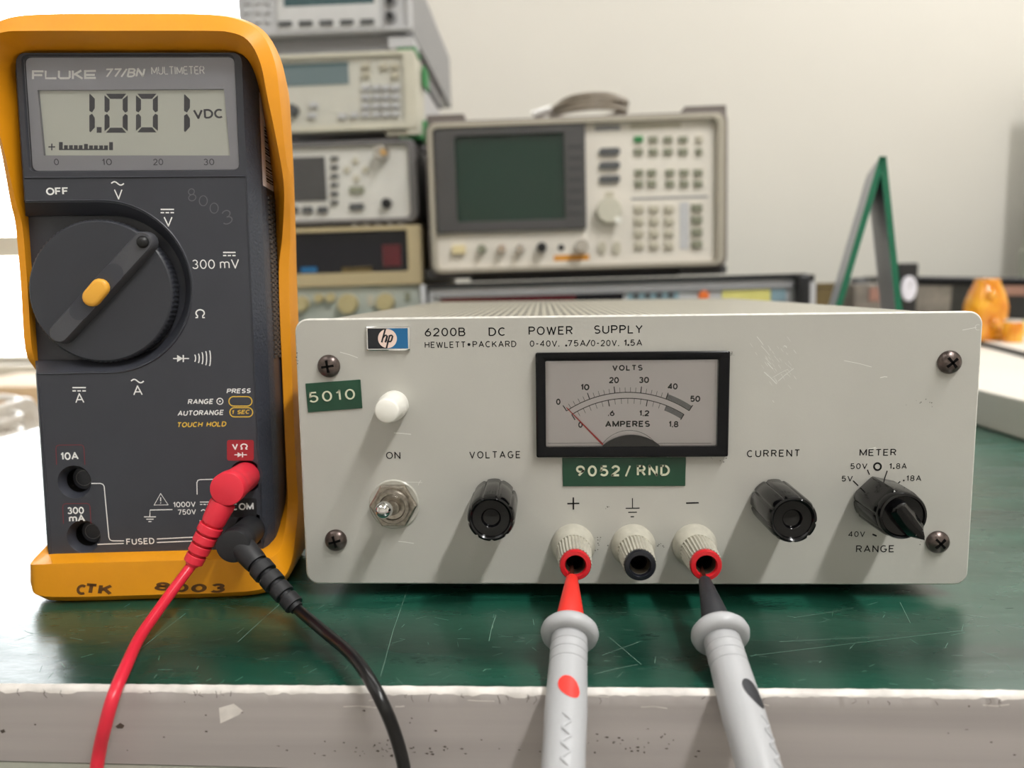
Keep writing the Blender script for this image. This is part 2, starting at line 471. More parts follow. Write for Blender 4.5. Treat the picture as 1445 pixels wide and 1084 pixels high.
STROKES = {
    'A': (.74, [[(0, 0), (.37, 1), (.74, 0)], [(.13, .33), (.61, .33)]]),
    'B': (.62, [[(0, 0), (0, 1), (.34, 1)] + _arc(.34, .765, .23, .235, 90, -90)[1:] + [(0, .53)], [(.34, .53)] + _arc(.36, .265, .26, .265, 90, -90) + [(0, 0)]]),
    'C': (.70, [_arc(.37, .5, .37, .5, 52, 308, 18)]),
    'D': (.66, [[(0, 0), (0, 1), (.26, 1)] + _arc(.26, .5, .40, .5, 90, -90, 14) + [(0, 0)]]),
    'E': (.56, [[(.56, 1), (0, 1), (0, 0), (.56, 0)], [(0, .52), (.48, .52)]]),
    'F': (.54, [[(.54, 1), (0, 1), (0, 0)], [(0, .51), (.46, .51)]]),
    'G': (.72, [_arc(.37, .5, .37, .5, 52, 320, 18) + [(.70, .44), (.42, .44)]]),
    'H': (.64, [[(0, 0), (0, 1)], [(.64, 0), (.64, 1)], [(0, .52), (.64, .52)]]),
    'I': (.02, [[(0, 0), (0, 1)]]),
    'K': (.64, [[(0, 0), (0, 1)], [(.60, 1), (0, .38)], [(.22, .60), (.64, 0)]]),
    'L': (.52, [[(0, 1), (0, 0), (.52, 0)]]),
    'M': (.80, [[(0, 0), (0, 1), (.40, .12), (.80, 1), (.80, 0)]]),
    'N': (.64, [[(0, 0), (0, 1), (.64, 0), (.64, 1)]]),
    'O': (.76, [_arc(.38, .5, .38, .5, 90, 450, 26)]),
    'P': (.60, [[(0, 0), (0, 1), (.34, 1)] + _arc(.34, .74, .26, .26, 90, -90) + [(0, .48)]]),
    'R': (.62, [[(0, 0), (0, 1), (.34, 1)] + _arc(.34, .75, .26, .25, 90, -90) + [(0, .50)], [(.32, .50), (.62, 0)]]),
    'S': (.60, [_arc(.30, .74, .27, .26, 35, 270, 12) + _arc(.30, .245, .29, .245, 90, -145, 12)[1:]]),
    'T': (.62, [[(0, 1), (.62, 1)], [(.31, 1), (.31, 0)]]),
    'U': (.64, [[(0, 1), (0, .32)] + _arc(.32, .32, .32, .32, 180, 360, 12) + [(.64, 1)]]),
    'V': (.70, [[(0, 1), (.35, 0), (.70, 1)]]),
    'W': (.98, [[(0, 1), (.25, 0), (.49, .92), (.73, 0), (.98, 1)]]),
    'Y': (.68, [[(0, 1), (.34, .48), (.68, 1)], [(.34, .48), (.34, 0)]]),
    'X': (.66, [[(0, 0), (.66, 1)], [(0, 1), (.66, 0)]]),
    '0': (.60, [_arc(.30, .5, .30, .5, 90, 450, 24)]),
    '1': (.26, [[(0, .78), (.12, .84), (.22, 1), (.22, 0)]]),
    '2': (.58, [_arc(.29, .71, .27, .29, 170, -35, 12) + [(.02, .04), (0, 0), (.58, 0)]]),
    '3': (.58, [_arc(.28, .75, .24, .25, 155, -90, 10) , _arc(.28, .26, .28, .26, 90, -155, 12)]),
    '4': (.62, [[(.46, 0), (.46, 1), (0, .27), (.62, .27)]]),
    '5': (.58, [[(.52, 1), (.10, 1), (.05, .52)] + _arc(.28, .32, .29, .32, 135, -150, 14)]),
    '6': (.60, [[(.44, 1), (.10, .55)] + _arc(.30, .30, .29, .30, 150, -210, 20)]),
    '7': (.58, [[(0, 1), (.58, 1), (.20, 0)]]),
    '8': (.58, [_arc(.29, .76, .24, .24, -90, 270, 18), _arc(.29, .26, .29, .26, 90, 450, 20)]),
    '9': (.60, [[(.16, 0), (.50, .45)] + _arc(.30, .70, .29, .30, -30, -390, 20)]),
    '/': (.36, [[(0, -.04), (.36, 1.04)]]),
    '-': (.36, [[(0, .46), (.36, .46)]]),
    '.': (.10, [[(-.03, 0), (.13, 0)]]),
    ',': (.06, [[(.05, .04), (0, -.16)]]),
    'm': (.86, [[(0, 0), (0, .72)], [(0, .48)] + _arc(.21, .50, .21, .22, 170, 0, 8) + [(.42, 0)], [(.42, .48)] + _arc(.64, .50, .22, .22, 170, 0, 8) + [(.86, 0)]]),
}
GLYPH = {}


def glyphs(s, weight=0.11, shear=0.0, space=0.26):
    """filled outline of a word, cap height 1, baseline 0; x normalised to 0..1 of the ink"""
    key = (s, weight, shear, space)
    if key in GLYPH: return GLYPH[key]
    vs, fs = [], []
    x = 0.0; h = weight / 2

    def quad(a, c):
        n = len(vs); d = (c - a).normalized(); nn = Vector((-d.y, d.x)) * h
        vs.extend([a + nn, a - nn, c - nn, c + nn]); fs.append((n, n + 1, n + 2, n + 3))

    for ch in s:
        if ch == ' ':
            x += .34 + space; continue
        wd, paths = STROKES[ch]
        for path in paths:
            P = [Vector((x + a, h + c * (1 - weight))) for a, c in path]
            run = [P[0]]
            runs = []
            for i in range(1, len(P)):
                run.append(P[i])
                if i < len(P) - 1:
                    d1 = (P[i] - P[i - 1]).normalized(); d2 = (P[i + 1] - P[i]).normalized()
                    if d1.dot(d2) < .80: runs.append(run); run = [P[i]]
            runs.append(run)
            for k, rn in enumerate(runs):
                rn = [p.copy() for p in rn]
                if k > 0: rn[0] -= (rn[1] - rn[0]).normalized() * h * .9
                if k < len(runs) - 1: rn[-1] += (rn[-1] - rn[-2]).normalized() * h * .9
                n = len(vs); m_ = len(rn)
                cl_ = m_ > 8 and (rn[0] - rn[-1]).length < 1e-4
                for i, p in enumerate(rn):
                    a_ = rn[i - 1] if i else (rn[-2] if cl_ else rn[0]); c_ = rn[i + 1] if i < m_ - 1 else (rn[1] if cl_ else rn[-1])
                    d = (c_ - a_).normalized(); nn = Vector((-d.y, d.x)) * h
                    vs.extend([p + nn, p - nn])
                for i in range(m_ - 1):
                    fs.append((n + 2 * i, n + 2 * i + 1, n + 2 * i + 3, n + 2 * i + 2))
        x += wd + space
    pts = [(p.x + shear * p.y, p.y) for p in vs]
    x0 = min(p[0] for p in pts); x1 = max(p[0] for p in pts)
    x1 = max(x1, x0 + 1e-6)
    GLYPH[key] = ([((a - x0) / (x1 - x0), c) for a, c in pts], fs)
    return GLYPH[key]


class Print:
    """lettering and marks on one plane; px maps photo pixels to that plane's local (x, z); y is the plane's depth"""

    def __init__(s, px, y, lift=0.00006):
        s.px = px; s.y = y - lift; s.mb = MB(); s.mb.open = True; s.auto = None

    def to3(s, p):
        return (p[0], s.y, p[1])

    def text(s, body, a, b, h, weight=0.11, shear=0.0, space=0.26):
        """baseline from pixel a to pixel b (ink extents), cap height h pixels"""
        vs, fs = glyphs(body, weight, shear, space)
        p0 = Vector(s.px(*a)); p1 = Vector(s.px(*b)); q = Vector(s.px(a[0], a[1] - h))
        ex = p1 - p0; up = Vector((-ex.y, ex.x)).normalized() * (q - p0).length
        if s.auto:
            mb = MB(); mb.open = True; mb.add([s.to3(p0 + ex * x + up * y) for x, y in vs], fs)
            return mb.build(s.auto[0], s.auto[1], s.auto[2], smooth=0)
        s.mb.add([s.to3(p0 + ex * x + up * y) for x, y in vs], fs)

    def stroke(s, pts, wpx, closed=False):
        P = [Vector(s.px(*p)) for p in pts]
        u, v = pts[0]
        w_ = (Vector(s.px(u + wpx, v)) - Vector(s.px(u, v))).length / 2
        n = len(P); L_, R_ = [], []
        for i in range(n):
            if closed: a, b = P[(i - 1) % n], P[(i + 1) % n]
            else: a, b = P[max(i - 1, 0)], P[min(i + 1, n - 1)]
            d = (b - a).normalized(); nn = Vector((-d.y, d.x))
            L_.append(P[i] + nn * w_); R_.append(P[i] - nn * w_)
        fs = []
        for i in range(n if closed else n - 1):
            j = (i + 1) % n; fs.append((i, n + i, n + j, j))
        s.mb.add([s.to3(p) for p in L_ + R_], fs)

    def fill(s, pts):
        s.mb.add([s.to3(s.px(*p)) for p in pts], [tuple(reversed(range(len(pts))))])

    def build(s, name, m_, parent, kind=None):
        o = s.mb.build(name, m_, parent, smooth=0); s.mb = MB(); s.mb.open = True
        if kind: o['kind'] = kind
        return o


def arcpx(cx, cy, r, a0, a1, n=24, ry=None):
    return [(cx + r * math.cos(R(a0 + (a1 - a0) * i / n)), cy - (ry or r) * math.sin(R(a0 + (a1 - a0) * i / n))) for i in range(n + 1)]


def rrpx(x0, x1, y0, y1, r, n=5):
    return [(p[0], p[1]) for p in rrect(x0, x1, y0, y1, r, n)]


def omega(pr, x0, x1, yb, h, wpx):
    """the ohm sign drawn from strokes"""
    cx = (x0 + x1) / 2; rx = (x1 - x0) / 2 * 0.9
    a = arcpx(cx, yb - h * 0.56, rx, -52, 232, 18, h * 0.44 - wpx / 2)
    pts = [(x1, yb - wpx / 2), (a[0][0], yb - wpx / 2)] + a + [(a[-1][0], yb - wpx / 2), (x0, yb - wpx / 2)]
    pr.stroke(pts, wpx)


def diode(pr, x0, x1, yc, h, wpx):
    pr.stroke([(x0, yc), (x1, yc)], wpx)
    xa = x0 + (x1 - x0) * 0.25; xb = x0 + (x1 - x0) * 0.62
    pr.fill([(xa, yc - h / 2), (xb, yc), (xa, yc + h / 2)])
    pr.stroke([(xb + wpx * .3, yc - h / 2), (xb + wpx * .3, yc + h / 2)], wpx * 1.2)


def tilde(pr, x0, x1, yc, amp, wpx):
    pr.stroke([(x0 + (x1 - x0) * t / 16, yc - amp * math.sin(2 * PI * t / 16)) for t in range(17)], wpx)


def dcbar(pr, x0, x1, y, dy, wpx):
    pr.stroke([(x0, y), (x1, y)], wpx)
    w_ = (x1 - x0)
    for k in range(3):
        pr.stroke([(x0 + w_ * (k * 0.37), y + dy), (x0 + w_ * (k * 0.37 + 0.26), y + dy)], wpx)


# ================================================================== THE ROOM
WALL_Y = 1.36
wx0, wx1, wz0, wz1 = -2.0, -0.40, -0.045, 1.15      # window opening
b = MB()
b.box(-2.6, wx0, WALL_Y, WALL_Y + 0.12, -0.8, 1.95)
b.box(wx1, 2.4, WALL_Y, WALL_Y + 0.12, -0.8, 1.95)
b.box(wx0, wx1, WALL_Y, WALL_Y + 0.12, -0.8, wz0)
b.box(wx0, wx1, WALL_Y, WALL_Y + 0.12, wz1, 1.95)
structure('wall_back', b, M_wall)
b = MB(); b.box(2.28, 2.4, -2.6, WALL_Y, -0.8, 1.95); structure('wall_right', b, M_wall)
b = MB(); b.box(-2.6, -2.48, -2.6, WALL_Y, -0.8, 1.95); structure('wall_left', b, M_wall)
b = MB(); b.box(-2.6, 2.4, -2.72, -2.6, -0.8, 1.95); structure('wall_front', b, M_wall)
b = MB(); b.box(-2.6, 2.4, -2.72, WALL_Y + 0.12, 1.95, 2.05); structure('ceiling', b, M_ceil)
b = MB(); b.box(-2.6, 2.4, -2.72, WALL_Y + 0.12, -0.88, -0.8); structure('floor', b, M_floor)
# window: frame members and one pane each side of the rail
b = MB()
rail0, rail1 = at_y(20, 362, WALL_Y).z, at_y(20, 331, WALL_Y).z
fy0, fy1 = WALL_Y + 0.02, WALL_Y + 0.07
b.box(wx0, wx1, fy0, fy1, wz0, wz0 + 0.012); b.box(wx0, wx1, fy0, fy1, wz1 - 0.03, wz1)
b.box(wx0, wx0 + 0.03, fy0, fy1, wz0, wz1); b.box(wx1 - 0.03, wx1, fy0, fy1, wz0, wz1)
b.box(wx0, wx1, fy0, fy1, rail0, rail1)
win = structure('window_1', b, M_wframe)
b = MB(); b.box(wx0 + 0.03, wx1 - 0.03, WALL_Y + 0.044, WALL_Y + 0.048, wz0 + 0.012, rail0)
b.box(wx0 + 0.03, wx1 - 0.03, WALL_Y + 0.044, WALL_Y + 0.048, rail1, wz1 - 0.03)
b.build('glass_pane', M_winpane, win)
b = MB(); b.box(wx0 - 0.02, wx1 + 0.02, WALL_Y - 0.05, WALL_Y + 0.02, wz0 - 0.03, wz0)
b.build('window_sill', M_wframe, win, bevel=0.003)

# ================================================================== THE WORKBENCH
EDGE = -0.0603
BX0, BX1 = -0.305, 1.5
bench = thing('workbench', 'workbench with scratched dark green top and worn pale edge under the instruments', 'workbench', (0.3, 0.5, -0.8))
b = MB(); b.box(BX0, BX1, EDGE + 0.0012, 1.30, -0.006, 0.0)
b.build('bench_top', M_bench, bench)
b = MB()
NX = 1500


def zlip(x): return max(-0.027, min(-0.0185, -0.0205 - 0.0142 * (x + 0.07)))


xs = [BX0 + i * (BX1 - BX0) / NX for i in range(NX + 1)]
loops = []
wv = dv_ = 0.0
for i, x in enumerate(xs):
    wv = wv * .82 + random.gauss(0, .00022); dv_ = dv_ * .7 + random.gauss(0, .00010)
    if random.random() < .012: wv += .0009
    j = dv_ * .6
    lo_ = -0.0008 - abs(wv) * 1.0
    loops.append([(x, EDGE + 0.0013 + abs(dv_), 0.0002), (x, EDGE + 0.0003 + j, 0.0001 + min(j, 0)), (x, EDGE - 0.0003, -0.0007), (x, EDGE - 0.0005, max(lo_, -.0034)), (x, EDGE - 0.00051, -.0042), (x, EDGE - 0.00052, -.0050),
                  (x, EDGE - 0.0005, zlip(x)), (x, EDGE + 0.02, zlip(x)), (x, EDGE + 0.02, -0.006), (x, EDGE + 0.0013, -0.006)])
b.loft(loops)
b.mi = [1 if (i % 10) in (0, 1, 2) and i < NX * 10 else 0 for i in range(len(b.f))]
b.build('edge_band', [M_edge, M_edgewhite], bench, smooth=50)
b = MB(); b.loft([[(x, EDGE - .0003, zlip(x) - .0004), (x, EDGE + .02, zlip(x) - .0004), (x, EDGE + .02, -.075), (x, EDGE - .0003, -.075)] for x in [BX0 + i * (BX1 - BX0) / 40 for i in range(41)]])
b.build('apron', M_under, bench)
b = MB(); b.box(BX0 + 0.0, BX1, EDGE + 0.0205, 1.30, -0.032, -0.0062); b.build('core_board', M_wood, bench)
for lx in (-0.25, 1.42):
    for ly in (0.02, 1.22):
        b = MB(); b.box(lx - 0.025, lx + 0.025, ly - 0.025, ly + 0.025, -0.8, -0.032); b.build('leg', M_mgrey, bench)


def edgepx(u, v):
    p = at_y(u, v, EDGE - 0.0005); return (p.x, p.z)


pr = Print(edgepx, EDGE - 0.0005)
pr.fill([(309, 999), (330, 993), (343, 1003), (337, 1009), (322, 1016), (311, 1021)])
pr.build('chipped_spot', M_edgewhite, bench)
for _ in range(10):
    u = random.uniform(40, 1400); v = random.uniform(982, 1000); l = random.uniform(8, 46)
    pr.stroke([(u, v), (u + l * .5, v + random.uniform(-2, 2)), (u + l, v + random.uniform(-2, 2))], random.uniform(.8, 1.6))
pr.build('scrape', M_edgewhite, bench, 'stuff')
pr = Print(edgepx, EDGE - 0.0005)
for _ in range(120):
    if random.random() < .6: u, v = random.gauss(540, 60), random.gauss(1063, 9)
    elif random.random() < .6: u, v = random.gauss(880, 60), random.gauss(1052, 14)
    else: u, v = random.uniform(0, 1440), random.uniform(985, 1066)
    if v > 1068: continue
    w_, h_ = random.uniform(.6, 3.2), random.uniform(.5, 1.6)
    pr.fill([(u - w_, v), (u, v - h_), (u + w_, v - h_ * .4), (u + w_ * .6, v + h_)])
pr.fill([(163, 1025), (170, 1020), (176, 1024), (173, 1028), (166, 1028)])
pr.fill([(0, 1031), (6, 1029), (8, 1033), (3, 1035)])
for _ in range(34):
    u = random.uniform(10, 1430); v = 968 + u * .0115 + random.uniform(2, 7); l = random.uniform(3, 12)
    pr.stroke([(u, v), (u + random.uniform(-4, 4), v + l * .5), (u + random.uniform(-5, 5), v + l)], random.uniform(.4, .9))
pr.build('grime', M_grime, bench, 'stuff')


# long scratches and dark scuffs across the green top
class Top(Print):
    def to3(s, p): return (p[0], p[1], 0.00005)


def topxy(u, v):
    p = at_z(u, v); return (p.x, p.y)


pr = Top(topxy, 0)
for a, c in (((577, 826), (537, 955)), ((262, 866), (196, 918)), ((398, 850), (336, 906)), ((1058, 926), (1360, 890)), ((1100, 906), (1240, 899)), ((1120, 872), (1205, 858)), ((850, 925), (905, 905)), ((838, 952), (900, 938)), ((860, 900), (905, 938)), ((1385, 920), (1412, 930)), ((1365, 868), (1395, 873)), ((60, 890), (20, 905)), ((700, 868), (690, 905)), ((1270, 850), (1285, 880))):
    mid = ((a[0] + c[0]) / 2 + random.uniform(-2, 2), (a[1] + c[1]) / 2 + random.uniform(-1, 1))
    pr.stroke([a, mid, c], random.uniform(.45, .8))
for _ in range(170):
    u, v = random.uniform(20, 1440), random.uniform(852, 966); an = random.gauss(-.25, .7); l = random.uniform(4, 22)
    pr.stroke([(u, v), (u + l * math.cos(an), v + l * math.sin(an) * .5)], random.uniform(.25, .55))
for _ in range(60):
    u, v = random.uniform(1380, 1445), random.uniform(640, 900); l = random.uniform(2, 10)
    pr.stroke([(u, v), (u + l, v + random.uniform(-2, 3))], random.uniform(.25, .5))
pr.build('bench_scratch', M_benchscr, bench, 'stuff')
pr = Top(topxy, 0)
for cu, cv, su, sv, n in ((1080, 853, 22, 4, 50), (590, 932, 30, 2.5, 36), (905, 898, 14, 4, 24), (640, 968, 60, 1.5, 40), (420, 968, 50, 1.5, 24), (1420, 760, 20, 60, 18)):
    for _ in range(n):
        u, v = random.gauss(cu, su), random.gauss(cv, sv); l = random.uniform(3, 12)
        if v > 969: continue
        pr.stroke([(u, v), (u + l, v + random.uniform(-1, 1))], random.uniform(.4, 1.2))
pr.build('bench_scuff', M_benchdark, bench, 'stuff')

# ================================================================== THE POWER SUPPLY
W, H0, H = 0.216, 0.0047, 0.0883
psu = thing('power_supply', 'beige 6200B DC power supply with front panel meter, knobs and binding posts', 'power supply', (0.108, 0.15, 0.0))


def pan(y):
    def f(u, v):
        p = at_y(u, v, y); return (p.x, p.z)
    return f


P0 = pan(0.0)
# front panel: rounded plate with a worn, lighter rim
b = MB()
o_ = rrect(0, W, H0, H0 + H, 0.0042, 8)
i_ = rrect(0.0005, W - 0.0005, H0 + 0.0005, H0 + H - 0.0005, 0.0038, 8)
b.loft([xz(i_, 0.0), xz(o_, 0.0005)], True, False)
k = len(b.f); b.loft([xz(o_, 0.0005), xz(o_, 0.0028)], False, True)
b.mi = [1 if 0 <= i < len(i_) or i >= k else 0 for i in range(len(b.f))]
b.mi[len(i_)] = 0
b.build('front_panel', [M_panel, M_rim], psu)


def cover_material():
    mt = bpy.data.materials.new('perforated_cover'); mt.use_nodes = True
    nt = mt.node_tree; bs = nt.nodes['Principled BSDF']; N = nt.nodes.new; L = nt.links.new
    tc = N('ShaderNodeTexCoord'); v = N('ShaderNodeTexVoronoi'); v.inputs['Scale'].default_value = 340
    v.inputs['Randomness'].default_value = 0.0
    L(tc.outputs['Object'], v.inputs['Vector'])
    r = N('ShaderNodeValToRGB'); r.color_ramp.interpolation = 'LINEAR'
    r.color_ramp.elements[0].position = 0.38; r.color_ramp.elements[0].color = rgb(56, 52, 44)
    r.color_ramp.elements[1].position = 0.44; r.color_ramp.elements[1].color = rgb(186, 181, 164)
    L(v.outputs['Distance'], r.inputs['Fac'])
    n = N('ShaderNodeTexNoise'); n.inputs['Scale'].default_value = 420; L(tc.outputs['Object'], n.inputs['Vector'])  # noise multiplied into the colour imitates glints on the cover
    mx = N('ShaderNodeMix'); mx.data_type = 'RGBA'; mx.blend_type = 'MULTIPLY'; mx.inputs[0].default_value = 0.5
    L(r.outputs['Color'], mx.inputs[6]); L(n.outputs['Fac'], mx.inputs[7]); L(mx.outputs[2], bs.inputs['Base Color'])
    bs.inputs['Roughness'].default_value = 0.4
    bp = N('ShaderNodeBump'); bp.inputs['Strength'].default_value = 0.6; bp.inputs['Distance'].default_value = 0.0006
    L(v.outputs['Distance'], bp.inputs['Height']); L(bp.outputs['Normal'], bs.inputs['Normal'])
    return mt


b = MB()
b.loft([xz(rrect(0.0015, W - 0.0015, 0.0080, H0 + H - 0.0010, 0.004, 6), y) for y in (0.0028, 0.305)])
b.build('cabinet', cover_material(), psu)
for fx in (0.03, W - 0.03):
    for fy in (0.03, 0.27):
        b = MB(); b.lathe([(0.0055, 0), (0.006, 0.002), (0.006, 0.0082)], (fx, fy, 0), (0, 0, 1), 20); b.build('rubber_foot', M_rubber, psu)

# panel lettering
pr = Print(P0, 0.0)
T = pr.text
th = .14
pr.auto = ('caption', M_ink, psu)
T('6200B', (599.5, 474.9), (656.8, 474.3), 12, th, 0, .34); T('DC', (689.6, 474.3), (712.4, 474.0), 12, th, 0, .34)
T('POWER', (746, 473), (808, 472.2), 12, th, 0, .34); T('SUPPLY', (838.6, 471.2), (906.7, 470.6), 12, th, 0, .34)
T('HEWLETT', (599.5, 491.2), (656.5, 490.8), 8.8, th, 0, .36); T('PACKARD', (667, 490.4), (728.6, 489.8), 8.8, th, 0, .36)
pr.fill(arcpx(661.8, 486.2, 2.1, 360, 0, 16)[:-1])
T('0-40V', (747.6, 489.4), (786, 489.2), 8.8, th, 0, .36); pr.fill(arcpx(788.6, 488.5, .8, 360, 0, 8)[:-1])
pr.fill(arcpx(799, 487.6, 1.5, 360, 0, 10)[:-1]); T('75A', (801.5, 488.9), (826.5, 488.7), 8.8, th, 0, .36)
T('/', (826.8, 489), (833.4, 488.9), 9.5, .12); T('0-20V', (833.8, 488.7), (870.2, 488.4), 8.8, th, 0, .36)
pr.fill(arcpx(872.8, 487.8, .8, 360, 0, 8)[:-1]); T('1', (880.4, 488.2), (884.2, 488.2), 8.8, .14); pr.fill(arcpx(886.6, 486.9, 1.5, 360, 0, 10)[:-1])
T('5A', (889.5, 488.1), (906.2, 488), 8.8, th, 0, .36)
T('ON', (545, 647.8), (565.5, 647.6), 10, th, 0, .34); T('VOLTAGE', (662.5, 647), (733.9, 646.6), 10, th, 0, .44)
T('CURRENT', (1053.9, 645.4), (1128, 644.2), 10, th, 0, .44); T('METER', (1212.5, 643.6), (1264.4, 643), 9.5, th, 0, .36)
T('50V', (1199.9, 662), (1223.6, 661.8), 8, th, 0, .36); T('1', (1254.6, 661.9), (1258, 661.9), 8, .14); pr.fill(arcpx(1261, 660.9, 1.3, 360, 0, 8)[:-1])
T('8A', (1264.2, 661.8), (1279.3, 661.7), 8, th, 0, .36)
T('5V', (1187.5, 679.5), (1203, 679.4), 8, th, 0, .36); pr.fill(arcpx(1275.2, 678.2, 1.3, 360, 0, 8)[:-1]); T('18A', (1279, 679), (1299.8, 678.9), 8, th, 0, .36)
T('40V', (1196.7, 757.9), (1220.4, 757.7), 8, th, 0, .36); T('RANGE', (1207.7, 779.8), (1260.9, 779.4), 10, th, 0, .36)
pr.build('rating_dots', M_ink, psu)
pr.stroke(arcpx(1238.2, 658.5, 4.9, 360, 0, 24)[:-1], 2.6, True)
for a, c in (((1224, 663), (1226.8, 670)), ((1251.9, 664.4), (1246, 681.5)), ((1270.3, 679.4), (1264.2, 685)), ((1203.8, 678.4), (1211, 685.6))):
    pr.stroke([a, c], 1.6)
pr.stroke([(1231, 754), (1237, 756.5)], 2.4)
pr.build('range_scale', M_ink, psu)
pr.stroke([(800.6, 710.8), (817.6, 710.4)], 2.1); pr.stroke([(809, 702), (809.2, 719.2)], 2.1)
pr.build('plus_sign', M_ink, psu)
pr.stroke([(892.4, 703), (892.5, 717.4)], 1.3); pr.stroke([(882.8, 717.4), (902.6, 717.1)], 1.4)
pr.stroke([(886.5, 723), (898.8, 722.9)], 1.4); pr.stroke([(889.8, 729.3), (894.8, 729.2)], 1.6)
pr.build('ground_sign', M_ink, psu)
pr.stroke([(968.2, 710), (986, 709.6)], 2.1)
pr.build('minus_sign', M_ink, psu)
# worn scratches and specks
pr = Print(P0, 0.0, 0.00004)
for a, c in (((1068, 475), (1077, 487)), ((1074, 488), (1086, 502)), ((1080, 505), (1088, 514)), ((1083, 512), (1091, 521)), ((1106, 488), (1110, 491)), ((1078, 525), (1096, 542)), ((1090, 533), (1112, 521)), ((1098, 538), (1120, 520)), ((1108, 528), (1115, 532)),
             ((1191, 509), (1230, 518)), ((1242, 533), (1252, 532)), ((1225, 634), (1236, 631)), ((1232, 632), (1238, 633)), ((568, 680), (596, 681)), ((590, 685), (594, 678)), ((562, 764), (584, 767)), ((556, 611), (580, 613)), ((480, 497), (505, 505)), ((1358, 466), (1378, 462))):
    mid = ((a[0] + c[0]) / 2 + random.uniform(-1.5, 1.5), (a[1] + c[1]) / 2 + random.uniform(-1, 1))
    pr.stroke([a, mid, c], random.uniform(.5, 1.2))
for _ in range(40):
    u, v = random.gauss(1095, 14), random.gauss(512, 20); l = random.uniform(2, 7)
    pr.stroke([(u, v), (u + l * .7, v + l)], random.uniform(.3, .6))
pr.stroke(arcpx(1380, 462, 4, 300, 60, 10), .6)
pr.build('paint_scratch', M_scratch, psu, 'stuff')
pr = Print(P0, 0.0, 0.00004)
for cu, cv, su, sv, n in ((845, 765, 4, 6, 12), (930, 768, 3, 4, 9), (1300, 570, 8, 4, 8), (1300, 765, 2, 2, 2), (1030, 500, 4, 3, 10), (420, 505, 2, 8, 6), (590, 822, 8, 1.5, 10), (858, 716, 2, 1, 5), (1010, 648, 6, 2, 6)):
    for _ in range(n):
        u, v = random.gauss(cu, su), random.gauss(cv, sv); s = random.uniform(.3, 1.0)
        if v > 821: continue
        pr.fill([(u - s * 1.4, v), (u, v - s), (u + s * 1.3, v), (u, v + s)])
pr.build('dirt_speck', M_speck, psu, 'stuff')


# panel screws
def screw(u, v, rot):
    x, z = P0(u, v)
    b = MB(); r = 0.0037
    prof = [(r * 0.97, 0), (r, 0.0004)] + [(r * math.cos(t), 0.0004 + 0.0021 * math.sin(t)) for t in [R(a) for a in (20, 40, 58, 74)]] + [(0.0003, 0.0025)]
    b.lathe(prof, (x, 0, z), (0, -1, 0), 28)
    s_ = b.build('panel_screw', M_screw, psu, smooth=60)
    c = MB()
    for a in (rot, rot + 90):
        d = Vector((math.cos(R(a)), 0, math.sin(R(a)))); n = Vector((-d.z, 0, d.x))
        q = Vector((x, 0, z))
        vs = []
        for yy, ll, ww in ((-0.0019, 0.0021, 0.00042), (-0.00262, 0.0019, 0.00036)):
            vs += [q + d * ll + n * ww, q - d * ll + n * ww, q - d * ll - n * ww, q + d * ll - n * ww]
            for t in vs[-4:]: t.y = yy
        c.add(vs, [(0, 1, 2, 3), (7, 6, 5, 4), (0, 4, 5, 1), (1, 5, 6, 2), (2, 6, 7, 3), (3, 7, 4, 0)])
    c.build('cross_slot', M_hole, s_, off=psu['_off'], smooth=0)


screw(464.5, 516.5, 8); screw(1339, 511, 40); screw(474.5, 762, 15); screw(1322.5, 764.5, 45)

# white push button cap
x, z = P0(556.3, 571.5)
b = MB(); b.lathe([(0.0047, 0), (0.0047, 0.0040), (0.0046, 0.0062), (0.0041, 0.0072), (0.0039, 0.0118), (0.0037, 0.0126), (0.0033, 0.0129), (0.0005, 0.0130)], (x, 0, z), (0, -1, 0), 40)
b.build('pilot_lamp_cap', M_button, psu, smooth=50)

# toggle switch: lock ring, hex nut, bushing and lever
x, z = P0(556.5, 711.5)
b = MB(); b.lathe([(0.0083, 0), (0.0083, 0.0003), (0.0079, 0.0006), (0.0075, 0.0005)], (x, 0, z), (0, -1, 0), 48)
tg = b.build('toggle_switch', M_lens, psu)
b = MB(); b.lathe([(0.0076, 0.0004), (0.0078, 0.0010), (0.0078, 0.0022), (0.0073, 0.0026), (0.0058, 0.0026)], (x, 0, z), (0, -1, 0), 6)
b.build('hex_nut', M_nickel, tg, off=psu['_off'], smooth=20)
b = MB(); b.lathe([(0.0057, 0.0020), (0.0057, 0.0036), (0.0053, 0.0042), (0.0043, 0.0042), (0.0040, 0.0036), (0.0026, 0.0034), (0.0024, 0.0050), (0.0005, 0.0052)], (x, 0, z), (0, -1, 0), 40)
b.build('bushing', M_nickel, tg, off=psu['_off'], smooth=30)
tip = at_y(542.5, 719.5, -0.0145)
d = (tip - Vector((x, -0.003, z))).normalized()
b = MB(); b.lathe([(0.0021, 0), (0.0019, 0.004), (0.0022, 0.009), (0.0026, 0.0112), (0.0027, 0.0126), (0.0023, 0.0143), (0.0014, 0.0152), (0.0003, 0.0155)], (x, -0.003, z), d, 28)
b.build('lever', M_chrome, tg, off=psu['_off'], smooth=60)


# fluted control knobs
def lobes(n, depth, ph=0.0):
    def f(a, j):
        c = (a + ph) * n / (2 * PI)
        t = c - math.floor(c)
        return 1.0 - depth * max(0.0, 1 - min(t, 1 - t) / 0.11) ** 0.8
    return f


